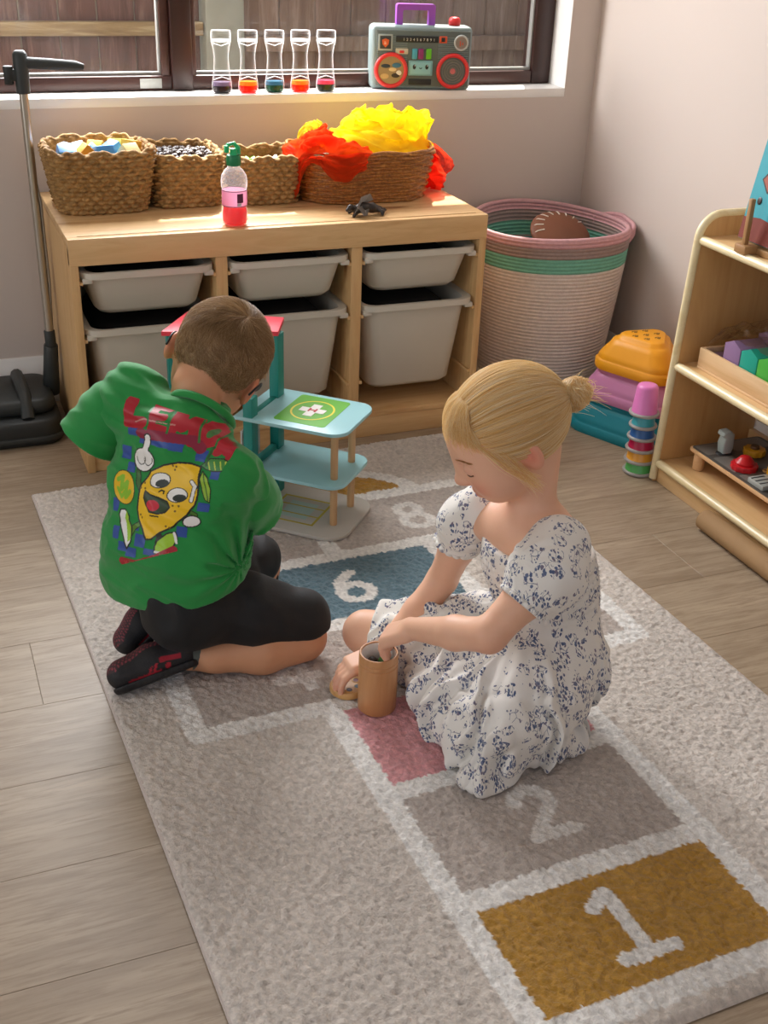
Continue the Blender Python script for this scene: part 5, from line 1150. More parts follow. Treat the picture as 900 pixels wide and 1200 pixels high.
# ------------------------------------------------------------------ girl
girl = thing('person', 'fair haired child in a blue flowered dress, one hand in a wooden pot', 'person', (.50, -1.09, .012))
GC = np.array([.442, -1.077, .490]); gf = unit([-.835, .17, -.52]); GB = basis(y=gf, z=(0, 0, 1)); gl = lambda x, y, z: GC+GB@np.array([x, y, z])*HS
def build_girl():
    s = SD(); head_sd(s, GC, GB)
    s.cap((.487, -1.088, .36), gl(0, -.034, -.045), .031, .030, .016)                                      # neck
    s.chain([(.515, -1.09, .10), (.528, -1.09, .19), (.508, -1.085, .29), (.492, -1.082, .335)], [.050, .052, .064, .052], .03)
    s.cap((.482, -1.165, .345), (.452, -.995, .325), .031, .031, .03); s.cap((.510, -1.13, .33), (.49, -1.03, .325), .040, .040, .03)
    s.chain([(.486, -1.175, .350), (.430, -1.190, .298), (.375, -1.195, .250)], [.031, .0285, .0245], .012)  # near arm
    s.chain([(.375, -1.195, .250), (.352, -1.138, .222), (.324, -1.056, .184)], [.0250, .0245, .0170], .010)
    s.chain([(.450, -.985, .330), (.438, -.955, .25), (.428, -.93, .178)], [.030, .0275, .0240], .012)        # far arm
    s.chain([(.428, -.93, .178), (.385, -.937, .130), (.315, -.948, .070)], [.0240, .0240, .0165], .010)
    hand_sd(s, (.324, -1.056, .184), (-.47, .66, -.56), (0, .3, -1), 'L', .110, ((.45, .5, .25), (.5, .55, .25), (.55, .55, .25), (.6, .55, .25)), spread=.04, thumb=(.7, .5, .6), r=.0068)
    hand_sd(s, (.315, -.948, .070), (-.92, -.03, -.22), (-.2, 0, -1), 'R', .104, ((.35, .5, .4), (.35, .5, .4), (.40, .5, .4), (.45, .55, .4)), thumb=(.5, .7, .35))
    s.chain([(.50, -1.02, .080), (.40, -.925, .072), (.322, -.868, .060)], [.045, .040, .037], .012)          # far leg, bare knee
    s.chain([(.322, -.868, .060), (.345, -.93, .046), (.40, -1.0, .036)], [.034, .030, .022], .010)
    s.chain([(.50, -1.13, .080), (.46, -1.155, .068), (.41, -1.165, .055)], [.045, .042, .032], .012); s.chain([(.41, -1.175, .050), (.395, -1.12, .040), (.40, -1.06, .034)], [.030, .025, .019], .01)
    s.cap((.40, -1.0, .034), (.43, -1.04, .030), .020, .016, .01); s.cap((.385, -1.05, .032), (.40, -.99, .030), .020, .016, .01)
    me = s.mesh('body', (.20, -1.30, .008), (.65, -.80, .61), .0022); V = verts_np(me)
    C = np.tile(np.array(lin('#ecbb9c')), (len(V), 1)); C = head_colors(V, GC, GB, None, C)
    finger_tint(V, C, [(.235, -.955, .03), (.27, -1.02, .12), (.375, -1.2, .24), (.30, -.86, .05)], rad=.022, amt=.4); set_col(me, C)
    put('body', me, SKIN, girl); T = bvh(me)
    # lashes, brows
    LASH = plain('#5b3a26', .6); BR = hair_mat('brow_hair', [(0, '#a87b4e'), (1, '#c79a68')])
    def onface(x, z, off=.0006):
        o_ = Vector(gl(x, .14, z)); h = T.ray_cast(o_, Vector(-GB[:, 1]), .2); return np.array(h[0])+np.array(h[1])*off if h[0] is not None else gl(x, .08, z)
    for q in (-1, 1):
        pts = [onface(q*x, z) for x, z in ((.0165, -.0040), (.022, -.0060), (.029, -.0068), (.036, -.0062), (.0415, -.0042))]
        put('eyelashes', B().tube(cr(pts, 4), [.0004]+[.0010]*15+[.0005], 6).mesh(sm=80) if False else B().tube(cr(pts, 4), .0010, 6).mesh(sm=80), LASH, girl)
        rs = np.random.RandomState(4+q); st = []
        for k in range(160):
            f = rs.rand(); x = q*(.014+.032*f); z = .0165+.006*math.sin(PI*(f*.8+.1))+rs.randn()*.0011; p = onface(x, z, .0003); e = onface(x+q*.006, z+.0008, .0012); st.append([p, (p+e)/2, e])
        hair_obj('eyebrow', np.array(st), .00022, BR, girl)
build_girl()
# dress
def floral():
    M = Mat('flowered_cotton', '#e9e6df', 0.8); v = M.coord(); nz = M.n('TexNoise'); nz.inputs['Scale'].default_value = 60; nz.inputs['Detail'].default_value = 2; M.l(v, nz.inputs['Vector'])
    wa = M.n('VectorMath', operation='MULTIPLY_ADD'); M.l(nz.outputs['Color'], wa.inputs[0]); wa.inputs[1].default_value = (.010, .010, .010); M.l(v, wa.inputs[2]); vw = wa.outputs[0]
    sc2 = M.n('Mapping'); sc2.inputs['Scale'].default_value = (1.5, 1.0, .75); sc2.inputs['Rotation'].default_value = (.5, .4, .6); M.l(vw, sc2.inputs[0]); vw2 = sc2.outputs[0]
    def vor(sc, vec, feat='F1'):
        nd = M.n('TexVoronoi', feature=feat); nd.inputs['Scale'].default_value = sc; M.l(vec, nd.inputs['Vector']); return nd
    big = M.math('LESS_THAN', vor(46, vw).outputs['Distance'], .50)
    leaf = vor(165, vw2); lf = M.math('LESS_THAN', leaf.outputs['Distance'], .42)
    ed = vor(75, vw2, 'DISTANCE_TO_EDGE'); st = M.math('LESS_THAN', ed.outputs['Distance'], .030)
    m = M.math('MULTIPLY', big, M.math('MAXIMUM', lf, M.math('MULTIPLY', st, .8)))
    sm_ = M.math('MULTIPLY', M.math('LESS_THAN', vor(90, vw).outputs['Distance'], .13), .8); m = M.math('MAXIMUM', m, sm_)
    bc = M.ramp(leaf.outputs['Color'], [(.2, '#435378'), (.55, '#65718f'), (.85, '#776e80')])
    M.color(M.mix(m, '#e8e4dc', bc)); M.b.inputs['Sheen Weight'].default_value = .2; M.bump(M.noise(v, 260, 3), .35, .0008)
    M.b.inputs['Subsurface Weight'].default_value = 0.0; return M.m
FLO = floral()
def build_dress():
    W0 = np.array([.535, -1.09, .205])
    def disp(X):
        d = X-W0; r = np.hypot(d[:, 0], d[:, 1]); ph = np.arctan2(d[:, 1], d[:, 0]); n1 = np_noise(X, .05, 3)-.5; n2 = np_noise(X, .022, 4)-.5
        below = np.clip((.20-X[:, 2])/.05, 0, 1); out = np.clip((np.sqrt((d**2).sum(1))-.04)/.12, 0, 1)
        s1 = np.sin(ph*19+n1*9+r*12)
        f = below*out*(.0065*np.sign(s1)*np.abs(s1)**.8+.0035*np.sin(ph*37+n1*14))+below*(n2*.008+n1*.012)
        # gathered tier seam
        dist = np.sqrt((d**2).sum(1)); tier = np.exp(-((dist-.185)/.006)**2)*below; f -= tier*.004
        tier2 = (dist > .185)*below; f += tier2*(.003*np.sin(ph*47+n1*11))*np.clip((dist-.185)/.02, 0, 1)
        f *= np.where(X[:, 0] > .50, .55, 1.0)
        sl = np.exp(-(((X-np.array([.455, -1.19, .325]))**2).sum(1))/.055**2)+np.exp(-(((X-np.array([.445, -.965, .29]))**2).sum(1))/.045**2)
        ax = (X-np.array([.49, -1.165, .35]))@unit([-.3, -.1, -.3]); a2 = np.arctan2(X[:, 1]+1.185, (X[:, 0]-.46)*.7+(X[:, 2]-.32)*.7)
        f += sl*(.0028*np.sin(a2*11+n1*10)+n2*.006)
        bod = np.clip((X[:, 2]-.205)/.02, 0, 1)*np.clip((.315-X[:, 2])/.03, 0, 1)*(1-np.clip(sl, 0, 1)); f += bod*(.0016*np.sin(X[:, 2]*520)+.0016*np.sin(ph*60+X[:, 2]*80))
        return f
    s = SD()
    s.chain([(.535, -1.09, .20), (.520, -1.088, .25), (.503, -1.086, .30), (.494, -1.082, .345)], [.072, .076, .078, .070], .02)
    s.cut((.440, -1.09, .322), (.10, 0, 1), .004)                                                          # neckline
    s.chain([(.530, -1.09, .20), (.515, -1.093, .14), (.508, -1.100, .065)], [.070, .071, .072], .02)        # skirt
    s.chain([(.53, -1.14, .125), (.46, -1.175, .10), (.405, -1.19, .075)], [.075, .070, .060], .04)
    s.chain([(.52, -1.03, .12), (.42, -.955, .090), (.345, -.895, .072)], [.070, .056, .048], .035)
    s.ell((.425, -1.06, .055), (.095, .12, .060), k=.05); s.ell((.44, -1.15, .030), (.105, .085, .040), k=.03)
    s.ell((.385, -1.215, .030), (.055, .040, .030), k=.02); s.ell((.505, -1.195, .030), (.055, .034, .030), k=.02); s.ell((.526, -1.12, .035), (.052, .07, .032), k=.03)
    s.cap((.375, -.93, .028), (.43, -.93, .03), .026, .03, .03)
    s.cut((.333, -.882, .06), (-.78, .62, 0), .003); s.cut((0, 0, .0135), (0, 0, -1), .004)
    s.disp = disp; me = s.mesh('dress', (.24, -1.32, .008), (.72, -.82, .42), .0028, .01)
    o = put('dress', me, FLO, girl)
    # puffed sleeves and frills
    for nm_, ch, rs_, hem, hn in (('sleeve', [(.492, -1.160, .350), (.462, -1.186, .326), (.432, -1.192, .298)], [.046, .053, .038], (.420, -1.196, .290), (-.62, -.10, -.62)),
                                  ('sleeve', [(.452, -.998, .335), (.447, -.970, .298), (.441, -.957, .262)], [.040, .045, .034], (.439, -.95, .250), (-.12, .2, -1))):
        q = SD(); q.chain(ch, rs_, .02); q.cut(hem, hn, .004); hp_ = np.array(hem); hn_ = unit(hn); q.cap(hp_-hn_*.010, hp_+hn_*.02, .0265, .0300, .004, True); q.disp = disp
        lo = np.min(np.array(ch), 0)-.075; hi = np.max(np.array(ch), 0)+.075; sl = put(nm_, q.mesh('sleeve', lo, hi, .0025, .01), FLO, girl)
        # elastic cuff
        u_ = unit(np.cross(hn_, (0, 0, 1) if abs(hn_[2]) < .9 else (1, 0, 0))); w_ = np.cross(hn_, u_); c_ = hp_-hn_*.004
        ring = [c_+(u_*math.cos(a)+w_*math.sin(a))*(.0335+.0018*math.sin(a*17)) for a in np.linspace(0, 2*PI, 97)[:-1]]
        put('cuff', B().tube(ring, .0042, 8, True).mesh(sm=80), FLO, sl)
    # label tag / hem frill showing below the front hem
    q = SD(); q.ell((.365, -1.236, .024), (.034, .014, .011), k=.01); q.cut((0, 0, .0135), (0, 0, -1), .002); q.disp = lambda X: .003*np.sin(X[:, 0]*260); put('hem_frill', q.mesh('frill', (.31, -1.27, .008), (.42, -1.20, .05), .002), FLO, girl)
build_dress()
# hair
BLO = hair_mat('blond_hair', [(0, '#d4a760'), (.5, '#fadb9c'), (1, '#fff8dc')], .36); BLOC = hairfield_mat('blond_scalp', '#d0a970', '#ecca92', 160)
def build_girl_hair():
    s = SD(); s.ell(gl(0, -.013, .026), np.array((.0745, .0915, .0800))*HS, GB, 0); s.cut(gl(0, .070, .047), GB@np.array([0, .64, -.77]), .006)
    s.ell(gl(0, -.094, .006), (.016, .014, .016), GB, .02)
    hp_ = put('hair', s.mesh('hair', GC-.13, GC+.13, .003), BLOC, girl); rs = np.random.RandomState(2)
    cen = np.array([0, -.013, .026]); rad = np.array([.0755, .0925, .0810]); bun = unit(np.array([0, -.080, -.014])/rad); S_ = []
    n = 0
    while n < 9500:
        u = unit(rs.randn(3)); p = cen+u*rad
        if (p-np.array([0, .070, .047]))@np.array([0, .64, -.77]) > .004 or u@bun > .97: continue
        # every strand runs towards the bun, with slight waves
        d0 = math.acos(max(-1, min(1, u@bun))); K = 9; pts = []; lift = rs.rand()*.0045; jit = rs.randn(3)*.02
        for k in range(K):
            t_ = min(1.0, k/(K-1)*min(1, .085/d0*1.6+.55)); w1 = math.sin((1-t_)*d0)/math.sin(d0); w2 = math.sin(t_*d0)/math.sin(d0); q = u*w1+bun*w2+jit*math.sin(PI*t_)*.5; q = unit(q)
            pts.append(gl(*(cen+q*(rad+.0008+lift*math.sin(PI*min(1, .15+t_*.8))))))
        S_.append(pts); n += 1
    hair_obj('hair_strands', np.array(S_), .00034, BLO, hp_)
    # fringe sweeping over the brow and loose wisps by the ear
    F_ = []
    for k in range(1500):   # combed forward from the front of the crown and swept to the temples, hugging the brow
        x0 = (rs.rand()*2-1)*.9; lo_ = .10+.34*rs.rand()*(.4+abs(x0)); st = unit(np.array([x0*.55, .62, .70])); en = unit(np.array([x0*.95+.10*np.sign(x0), .98-.35*abs(x0), .46-lo_])); pts = []; of = .001+rs.rand()*.004
        for k2 in range(7):
            t_ = k2/6; q = unit(st*(1-t_)+en*t_+np.array([.10*np.sign(x0)*math.sin(PI*t_), 0, 0])); pts.append(gl(*(cen+q*(rad+of+.0015*math.sin(PI*t_)))))
        F_.append(pts)
    for k in range(900):   # looser front hair standing a little off the brow
        x0 = (rs.rand()*2-1)*.85; lo_ = .03+.42*rs.rand()**1.5; st = unit(np.array([x0*.5, .45, .85])); en = unit(np.array([x0*.9, .98-.3*abs(x0), .50-lo_])); of = .003+rs.rand()*.007; wv = rs.randn()*.09; pts = []
        for k2 in range(7):
            t_ = k2/6; q = unit(st*(1-t_)+en*t_+np.array([.06*np.sign(x0)*math.sin(PI*t_)+wv*t_*t_, 0, 0])); pts.append(gl(*(cen+q*(rad+.001+of*math.sin(PI*min(1, .08+t_*.75))))))
        F_.append(pts)
    hair_obj('fringe', np.array(F_), .00024, BLO, hp_); Wp = []
    for k in range(150):
        q = -1 if k % 4 else 1; a = rs.rand(); b = rs.rand()
        P = [(.052, .052, .060), (.066+.002*a, .042-.02*b, .030), (.072+.004*a, .030-.02*b, 0), (.071+.004*a, .014-.008*b, -.026), (.070+.005*a, -.004+.006*b, -.048-.016*a)]
        jj = rs.randn(3)*.0015; Wp.append([gl(q*x+jj[0]*i, y+jj[1]*i, z+jj[2]*i) for i, (x, y, z) in enumerate(P)])
    hair_obj('loose_wisps', np.array(Wp), .00030, BLO, hp_)
    # bun: wound coil of strands
    Bc = np.array([0, -.116, .006]); b = SD(); b.ell(gl(*Bc), (.0215, .020, .0215), GB, 0); bb_ = put('hair_bun', b.mesh('bun', gl(*Bc)-.035, gl(*Bc)+.035, .002), BLOC, girl); Q_ = []
    for k in range(1500):
        a0 = rs.rand()*2*PI; tilt = rs.randn()*.5; ln = 2.2; R_ = .0215+.004*rs.rand(); off = rs.randn()*.008; pts = []
        for i in range(9):
            a = a0+ln*i/8; p = np.array([R_*math.cos(a), off+.006*math.sin(a*1.5+k), R_*math.sin(a)]); ct, st_ = math.cos(tilt), math.sin(tilt); p = np.array([p[0]*ct-p[1]*st_, p[0]*st_+p[1]*ct, p[2]]); sc_ = math.sqrt(max(.2, 1-(off/.024)**2)); pts.append(gl(*(Bc+p*np.array([sc_, 1, sc_]))))
        Q_.append(pts)
    for k in range(90):
        a = rs.randn(3)*.010; e = np.array([rs.randn()*.012, -.018-rs.rand()*.014, rs.randn()*.012]); Q_.append([gl(*(Bc+a+e*(i/8)**1.2+np.array([0, 0, -.012*(i/8)**2]))) for i in range(9)])
    hair_obj('bun_strands', np.array(Q_), .00042, BLO, bb_)
    put('hair_tie', B().tube([gl(.0135*math.cos(a), -.098, .0050+.0135*math.sin(a)) for a in np.linspace(0, 2*PI, 25)[:-1]], .0030, 8, True).mesh(sm=80), plain('#8f6a44', .6), girl)
    St = []
    for k in range(140):   # flyaways
        u = unit(np.array([rs.randn(), rs.randn()*.8+.2, abs(rs.randn())])); p = cen+u*rad
        if (p-np.array([0, .070, .047]))@np.array([0, .64, -.77]) > 0: continue
        t_ = unit(np.cross(u, rs.randn(3))); L_ = .008+.014*rs.rand(); St.append([gl(*(p+(t_*i/4+u*.5*(i/4)**1.5)*L_)) for i in range(5)])
    hair_obj('flyaway_hairs', np.array(St), .00018, BLO, hp_)
build_girl_hair()

# wooden pot and its lid
cx_, cy_ = .291, -1.004
pot = thing('wooden_pot', 'tall round wooden pot with two grooves standing on the pink square', 'pot', (cx_, cy_, .0122)); POTM = wood('turned_beech', '#c48a55', '#d09a66', '#b87c48', 'z', 1.2, .4, coat=.2)
z0 = .0122; Hh = .104
put('pot_wall', B().lathe([(0, 0), (.0285, 0), (.0305, .0025), (.0308, .04), (.0308, Hh-.0215), (.0294, Hh-.0200), (.0308, Hh-.0185), (.0308, Hh-.0140), (.0294, Hh-.0125), (.0308, Hh-.0110), (.0306, Hh-.003), (.0295, Hh), (.0275, Hh), (.0265, Hh-.003), (.0265, .03), (0, .03)], (cx_, cy_, z0), 48).mesh(sm=40), POTM, pot)
put('white_lining', B().lathe([(.0264, Hh-.030), (.0267, Hh-.0025), (.0260, Hh-.0015), (.0252, Hh-.004), (.0250, Hh-.03)], (cx_, cy_, z0), 40).mesh(sm=50), WHITE, pot)
for i, (dx, dy, dz, c, n) in enumerate(((.010, .004, .072, '#3c6b2e', 'dark green bead'), (-.006, .010, .070, '#2c2622', 'black bead'), (.014, -.008, .070, '#3a2018', 'dark brown bead'), (-.012, -.006, .068, '#27221f', 'charcoal bead'), (.002, -.014, .068, '#54301f', 'chestnut brown bead'))):
    o = put('bead', B().ball((cx_+dx, cy_+dy, z0+dz+.010), .0085, 14).mesh(sm=80), plain(c, .3)); props(o, '%s inside the wooden pot under the child\'s fingers' % n, 'bead', 'beads in the wooden pot')
f = B().lathe([(0, .0305), (.0245, .0305), (.0245, .070), (0, .0715)], (cx_, cy_, z0), 24).mesh(); props(put('bead_fill', f, plain('#2a211c', .7, .3, .8, 200)), 'lower layer of dark beads in the wooden pot', 'beads', kind='stuff')
ld = thing('pot_lid', 'round wooden disc with dark coloured holes held on the rug beside the pot', 'lid', (.262, -.950, .0122)); lc = (.262, -.950, .0122)
put('disc', B().lathe([(0, 0), (.0265, 0), (.0295, .003), (.0295, .010), (.0275, .0125), (0, .0127)], lc, 40).mesh(sm=40), wood('lid_wood', '#cf9c5c', '#dcae6f', '#c08b4c', 'x', 1, .4), ld)
for i, (c) in enumerate(('#6e1f26', '#2b4a35', '#2a2c4a', '#8a6a1f', '#3c2030', '#203a44')):
    a = i*PI/3+.3; x, y = lc[0]+.0165*math.cos(a), lc[1]+.0165*math.sin(a)
    put('hole_ring', B().tube([(x+.0058*math.cos(q), y+.0058*math.sin(q), .0122+.0126) for q in np.linspace(0, 2*PI, 17)[:-1]], .0010, 6, True).mesh(), plain('#d9a850', .4), ld)
    put('dark_hole', B().cyl((x, y, .0122+.0126), (x, y, .0122+.0131), .0052, .0052, 16).mesh(), plain(c, .4), ld)
# ------------------------------------------------------------------ boy
boy = thing('person', 'short haired child in a green lemon print T-shirt kneeling in front of the toy hospital', 'person', (.05, -.75, .012))
HS = 1.0; BC = np.array([.137, -.642, .470]); br = unit([.70, -.55, -.42]); bfv = np.array([.35, .74, -.58]); bfv = unit(bfv-br*(bfv@br)); BB = np.stack([br, bfv, np.cross(br, bfv)], 1); bl_ = lambda x, y, z: BC+BB@np.array([x, y, z])*HS
def build_boy():
    s = SD(); head_sd(s, BC, BB)
    s.cap((.088, -.722, .400), bl_(0, -.046, -.050), .038, .036, .016)
    s.chain([(.035, -.76, .16), (.045, -.755, .24), (.065, -.745, .34)], [.075, .066, .066], .03); s.cap((.010, -.665, .425), (.110, -.815, .352), .032, .032, .03)
    s.chain([(.0, -.655, .445), (-.045, -.62, .39), (-.055, -.595, .345)], [.033, .029, .025], .01); s.chain([(-.055, -.595, .345), (.03, -.52, .31), (.115, -.455, .285)], [.025, .024, .017], .01)
    s.chain([(.115, -.825, .36), (.15, -.77, .29), (.165, -.715, .24)], [.033, .029, .025], .01); s.chain([(.165, -.715, .24), (.165, -.64, .22), (.160, -.565, .205)], [.025, .024, .017], .01)
    hand_sd(s, (.115, -.455, .285), (.6, .75, -.2), (0, 0, -1), 'L', .112); hand_sd(s, (.160, -.565, .205), (.1, .95, -.2), (0, 0, -1), 'R', .112)
    s.chain([(.055, -.79, .14), (.15, -.82, .105), (.215, -.832, .070)], [.062, .050, .040], .012)            # near thigh
    s.chain([(.222, -.838, .052), (.15, -.845, .050), (.075, -.832, .048), (.035, -.822, .046)], [.041, .041, .030, .024], .012)  # near calf
    s.chain([(.055, -.70, .14), (.14, -.65, .10), (.215, -.602, .070)], [.060, .048, .038], .012); s.chain([(.218, -.600, .050), (.12, -.655, .046), (.0, -.715, .046)], [.036, .034, .024], .012)
    me = s.mesh('body', (-.15, -.92, .008), (.30, -.34, .60), .003); V = verts_np(me); C = np.tile(np.array(lin('#d39c76')), (len(V), 1)); C = head_colors(V, BC, BB, None, C)
    finger_tint(V, C, [(.24, -.84, .05), (.16, -.5, .2)], rad=.03, amt=.3); set_col(me, C); put('body', me, SKIN, boy)
build_boy()
GRN_T = None
def shirt_mat():
    M = Mat('green_jersey', '#1d9a3c', .8); v = M.coord(); M.color(M.mix(M.noise(v, 14, 4), '#128235', '#1b9440')); M.b.inputs['Sheen Weight'].default_value = .25
    M.bump(M.noise(v, 380, 3), .25, .0006); return M.m
GRN_T = shirt_mat()
def build_shirt():
    rh = unit([.60, -.76, -.12]); rb = unit([.5, -.78, -.37])
    def disp(X):
        n1 = np_noise(X, .07, 13)-.5; n2 = np_noise(X, .03, 14)-.5
        K = np.array([.125, -.83, .22])  # creases gather at the right of the waist
        d = X-K; r = np.sqrt((d**2).sum(1)); a = np.arctan2(d[:, 2], -d[:, 0]+d[:, 1]*.4); f = .0050*np.sin(a*13+n1*5)*np.exp(-(r/.11)**2)
        low = np.exp(-((X[:, 2]-.215-(X[:, 0]*.3))/.022)**2); f -= .003*low*(.6+n1)
        sh = np.clip((X[:, 2]-.36)/.05, 0, 1); q = X@unit([.45, .2, .9]); f += sh*.0022*np.sin(q*210+n1*8)
        A_ = np.stack([X@unit([.75, -.55, -.45])*.35, X@unit([.5, .2, .85])*1.6, X@unit([.4, .8, -.3])], 1); r1 = np_noise(A_, .045, 17); r2 = np_noise(A_+3, .028, 18)
        f += .0048*(1-np.abs(2*r1-1))**3+.0026*(1-np.abs(2*r2-1))**3+n1*.007
        return f*np.clip((X[:, 2]-.155-.3*(X[:, 0]-.03))/.05, .15, 1)
    s = SD()
    for q, w1, w2 in ((-1, .046, .050), (1, .044, .046), (0, 0, 0)):
        s.chain([np.array((.028, -.762, .150))+rh*q*(w1+.006), np.array((.036, -.762, .215))+rh*q*w1, np.array((.050, -.748, .30))+rb*q*w2, np.array((.066, -.742, .362))+rb*q*w2*1.0], [.076, .070, .066, .052], .04)
    s.cap((-.002, -.668, .432), (.112, -.822, .352), .042, .040, .035); s.cap((.045, -.745, .395), (.085, -.722, .412), .048, .046, .03)
    s.chain([(.0, -.655, .440), (-.020, -.648, .418)], [.044, .044], .025); s.chain([(.112, -.822, .358), (.130, -.80, .325)], [.042, .044], .02)
    s.cut((.03, -.80, .163), (.30, .0, -1), .003)
    s.cap((.030, -.765, .10), (.034, -.765, .165), .070, .060, .004, True)
    s.ell(np.array((.104, -.708, .452)), (.040, .040, .022), basis(y=(0, 1, 0), z=(.5, .45, .8)), .006, True)
    s.disp = disp; me = s.mesh('shirt', (-.16, -.93, .09), (.27, -.54, .51), .0028, .012)
    sh = put('t_shirt', me, GRN_T, boy); T = bvh(me)
    for ch, rs_, hem, hn in (([(.0, -.655, .440), (-.035, -.640, .405), (-.090, -.625, .335)], [.043, .046, .056], (-.070, -.632, .362), (-.52, .12, -.75)), ([(.112, -.822, .358), (.142, -.788, .305), (.172, -.75, .250)], [.042, .046, .052], (.162, -.762, .268), (.45, .5, -.75))):
        q = SD(); q.chain(ch, rs_, .02); hn_ = unit(hn); hp_ = np.array(hem); q.cut(hem, hn, .003); q.cap(hp_-hn_*.02, hp_+hn_*.03, .036, .046, .004, True); q.disp = lambda X: .5*disp(X)
        lo = np.min(np.array(ch), 0)-.07; hi = np.max(np.array(ch), 0)+.07; put('sleeve', q.mesh('sleeve', lo, hi, .0028, .01), GRN_T, sh)
    # ribbed collar
    c_ = np.array([.095, -.722, .4275]); ax = unit(np.array([.42, .62, .70])+br*.22); u_ = unit(np.cross(ax, (1, 0, 0))); w_ = np.cross(ax, u_)
    put('collar', B().tube([c_+(u_*math.cos(a)*.050+w_*math.sin(a)*.050) for a in np.linspace(0, 2*PI, 49)[:-1]], .0066, 8, True).mesh(sm=80), GRN_T, sh)
    return sh, T
SHIRT, ST = build_shirt()
def shirt_print():
    """flat print on the back: drawn in its own 2D sheet (units: 900 x 1170), laid on the cloth along the sheet's normal"""
    # sheet corners in the room (top left, top right, bottom left, bottom right) in front of the back
    CO = PRINT_CORNERS
    nu, nv = 250, 300; u, v = np.meshgrid(np.linspace(0, 1, nu), np.linspace(0, 1, nv)); u = u.ravel(); v = v.ravel()
    cc = [(95, 70), (790, 300), (85, 1020), (600, 900)]
    X = (1-v)*((1-u)*cc[0][0]+u*cc[1][0])+v*((1-u)*cc[2][0]+u*cc[3][0]); Y = (1-v)*((1-u)*cc[0][1]+u*cc[1][1])+v*((1-u)*cc[2][1]+u*cc[3][1])
    C = np.zeros((len(X), 3)); on = np.zeros(len(X), bool)
    def paint(m, c): C[m] = np.array(lin(c)); on[m] = True
    def ellm(cx, cy, rx, ry, a=0):
        ca, sa = math.cos(a), math.sin(a); dx, dy = X-cx, Y-cy; return ((dx*ca+dy*sa)/rx)**2+((-dx*sa+dy*ca)/ry)**2
    def poly(pts):
        ins = np.zeros(len(X), bool); n = len(pts)
        for i in range(n):
            (x0, y0), (x1, y1) = pts[i], pts[(i+1) % n]
            if y0 == y1: continue
            c = ((y0 > Y) != (y1 > Y)) & (X < (x1-x0)*(Y-y0)/(y1-y0)+x0); ins ^= c
        return ins
    def stroke(pts, w): 
        d = np.full(len(X), 1e9)
        for p, q in zip(pts, pts[1:]): d = np.minimum(d, seg_d(X, Y, p, q))
        return d < w
    def blob(pts, c, ol='#1b1c14', w=5): paint(stroke(pts+[pts[0]], w), ol) ; paint(poly(pts), c); paint(stroke(pts+[pts[0]], w*.6), ol)
    BLUE = '#2c4f9c'
    for (x, y, w_, h_) in ((240, 285, 60, 45), (330, 330, 90, 50), (430, 350, 80, 50), (180, 400, 55, 60), (215, 480, 45, 45), (490, 370, 60, 45), (610, 420, 45, 50), (105, 680, 45, 60), (110, 830, 40, 60), (155, 905, 50, 45), (215, 935, 60, 45), (280, 870, 60, 60), (340, 930, 60, 30), (520, 820, 50, 50), (630, 690, 50, 40), (690, 520, 40, 40), (260, 800, 30, 30)):
        paint((np.abs(X-x+(Y-y)*.2) < w_*.62) & (np.abs(Y-y-(X-x)*.15) < h_*.62), BLUE)
    RED = '#b01428'
    # bubble letters L E M O N
    letters = {'L': ([(215, 130), (200, 235), (290, 245)], 33), 'E': ([(420, 170), (350, 150), (345, 270), (425, 290)], 25), 'E2': ([(350, 212), (410, 222)], 20), 'M': ([(450, 320), (480, 195), (505, 275), (560, 225), (555, 350)], 26), 'N': ([(680, 400), (705, 320), (725, 400), (750, 360), (745, 420)], 26)}
    for k, (pts, w_) in letters.items(): paint(stroke(pts, w_), RED)
    e = ellm(628, 305, 66, 78, .3); paint(e < 1, RED); paint(ellm(628, 305, 17, 24, .3) < 1, '#3f7a3a')
    paint(stroke([(285, 300), (560, 340), (600, 385)], 26), '#8c1a3a')
    paint(stroke([(245, 240), (300, 225), (360, 240), (470, 260)], 4), '#c98a80'); paint(stroke([(330, 100), (322, 280)], 6), '#1f7a34'); paint(stroke([(448, 170), (436, 300)], 6), '#1f7a34'); paint(stroke([(575, 235), (585, 350)], 5), '#1f7a34'); paint(stroke([(672, 300), (662, 380)], 5), '#1f7a34')
    OL = '#1c2114'
    # arm, leg
    paint(stroke([(262, 500), (268, 560), (285, 590)], 17), OL); paint(stroke([(262, 500), (268, 560), (285, 590)], 11), '#3f6b2a')
    paint(stroke([(300, 770), (240, 800), (215, 835)], 17), OL); paint(stroke([(300, 770), (240, 800), (215, 835)], 11), '#5a8a2c')
    paint(stroke([(400, 840), (385, 880)], 15), OL); paint(stroke([(540, 700), (590, 730)], 14), OL); paint(stroke([(540, 700), (590, 730)], 9), '#4c7a2c')
    # glove with a raised finger
    g = (stroke([(330, 325), (318, 400)], 24)) | (ellm(300, 440, 74, 66, .3) < 1); gi = stroke([(330, 325), (318, 400)], 17) | (ellm(300, 440, 66, 58, .3) < 1); paint(g, OL); paint(gi, '#f0eee8')
    for (cx, cy, r) in ((282, 432, 32), (330, 440, 30)):
        e = ellm(cx, cy, r, r*1.1); paint((e > .72) & (e < 1.0) & (Y > cy-10), OL)
    paint((ellm(570, 765, 46, 34) < 1), OL); paint(ellm(570, 765, 38, 27) < 1, '#f0eee8')
    # lemon slice
    e = ellm(170, 588, 78, 96, -.35); paint(e < 1, OL); paint(e < .88, '#e9bd1c'); e2 = ellm(170, 588, 56, 74, -.35); paint(stroke([(130, 545), (165, 530), (150, 600), (195, 560), (180, 640), (215, 610)], 13), '#8cc22c'); paint(stroke([(125, 590), (150, 640), (175, 610)], 9), '#8cc22c')
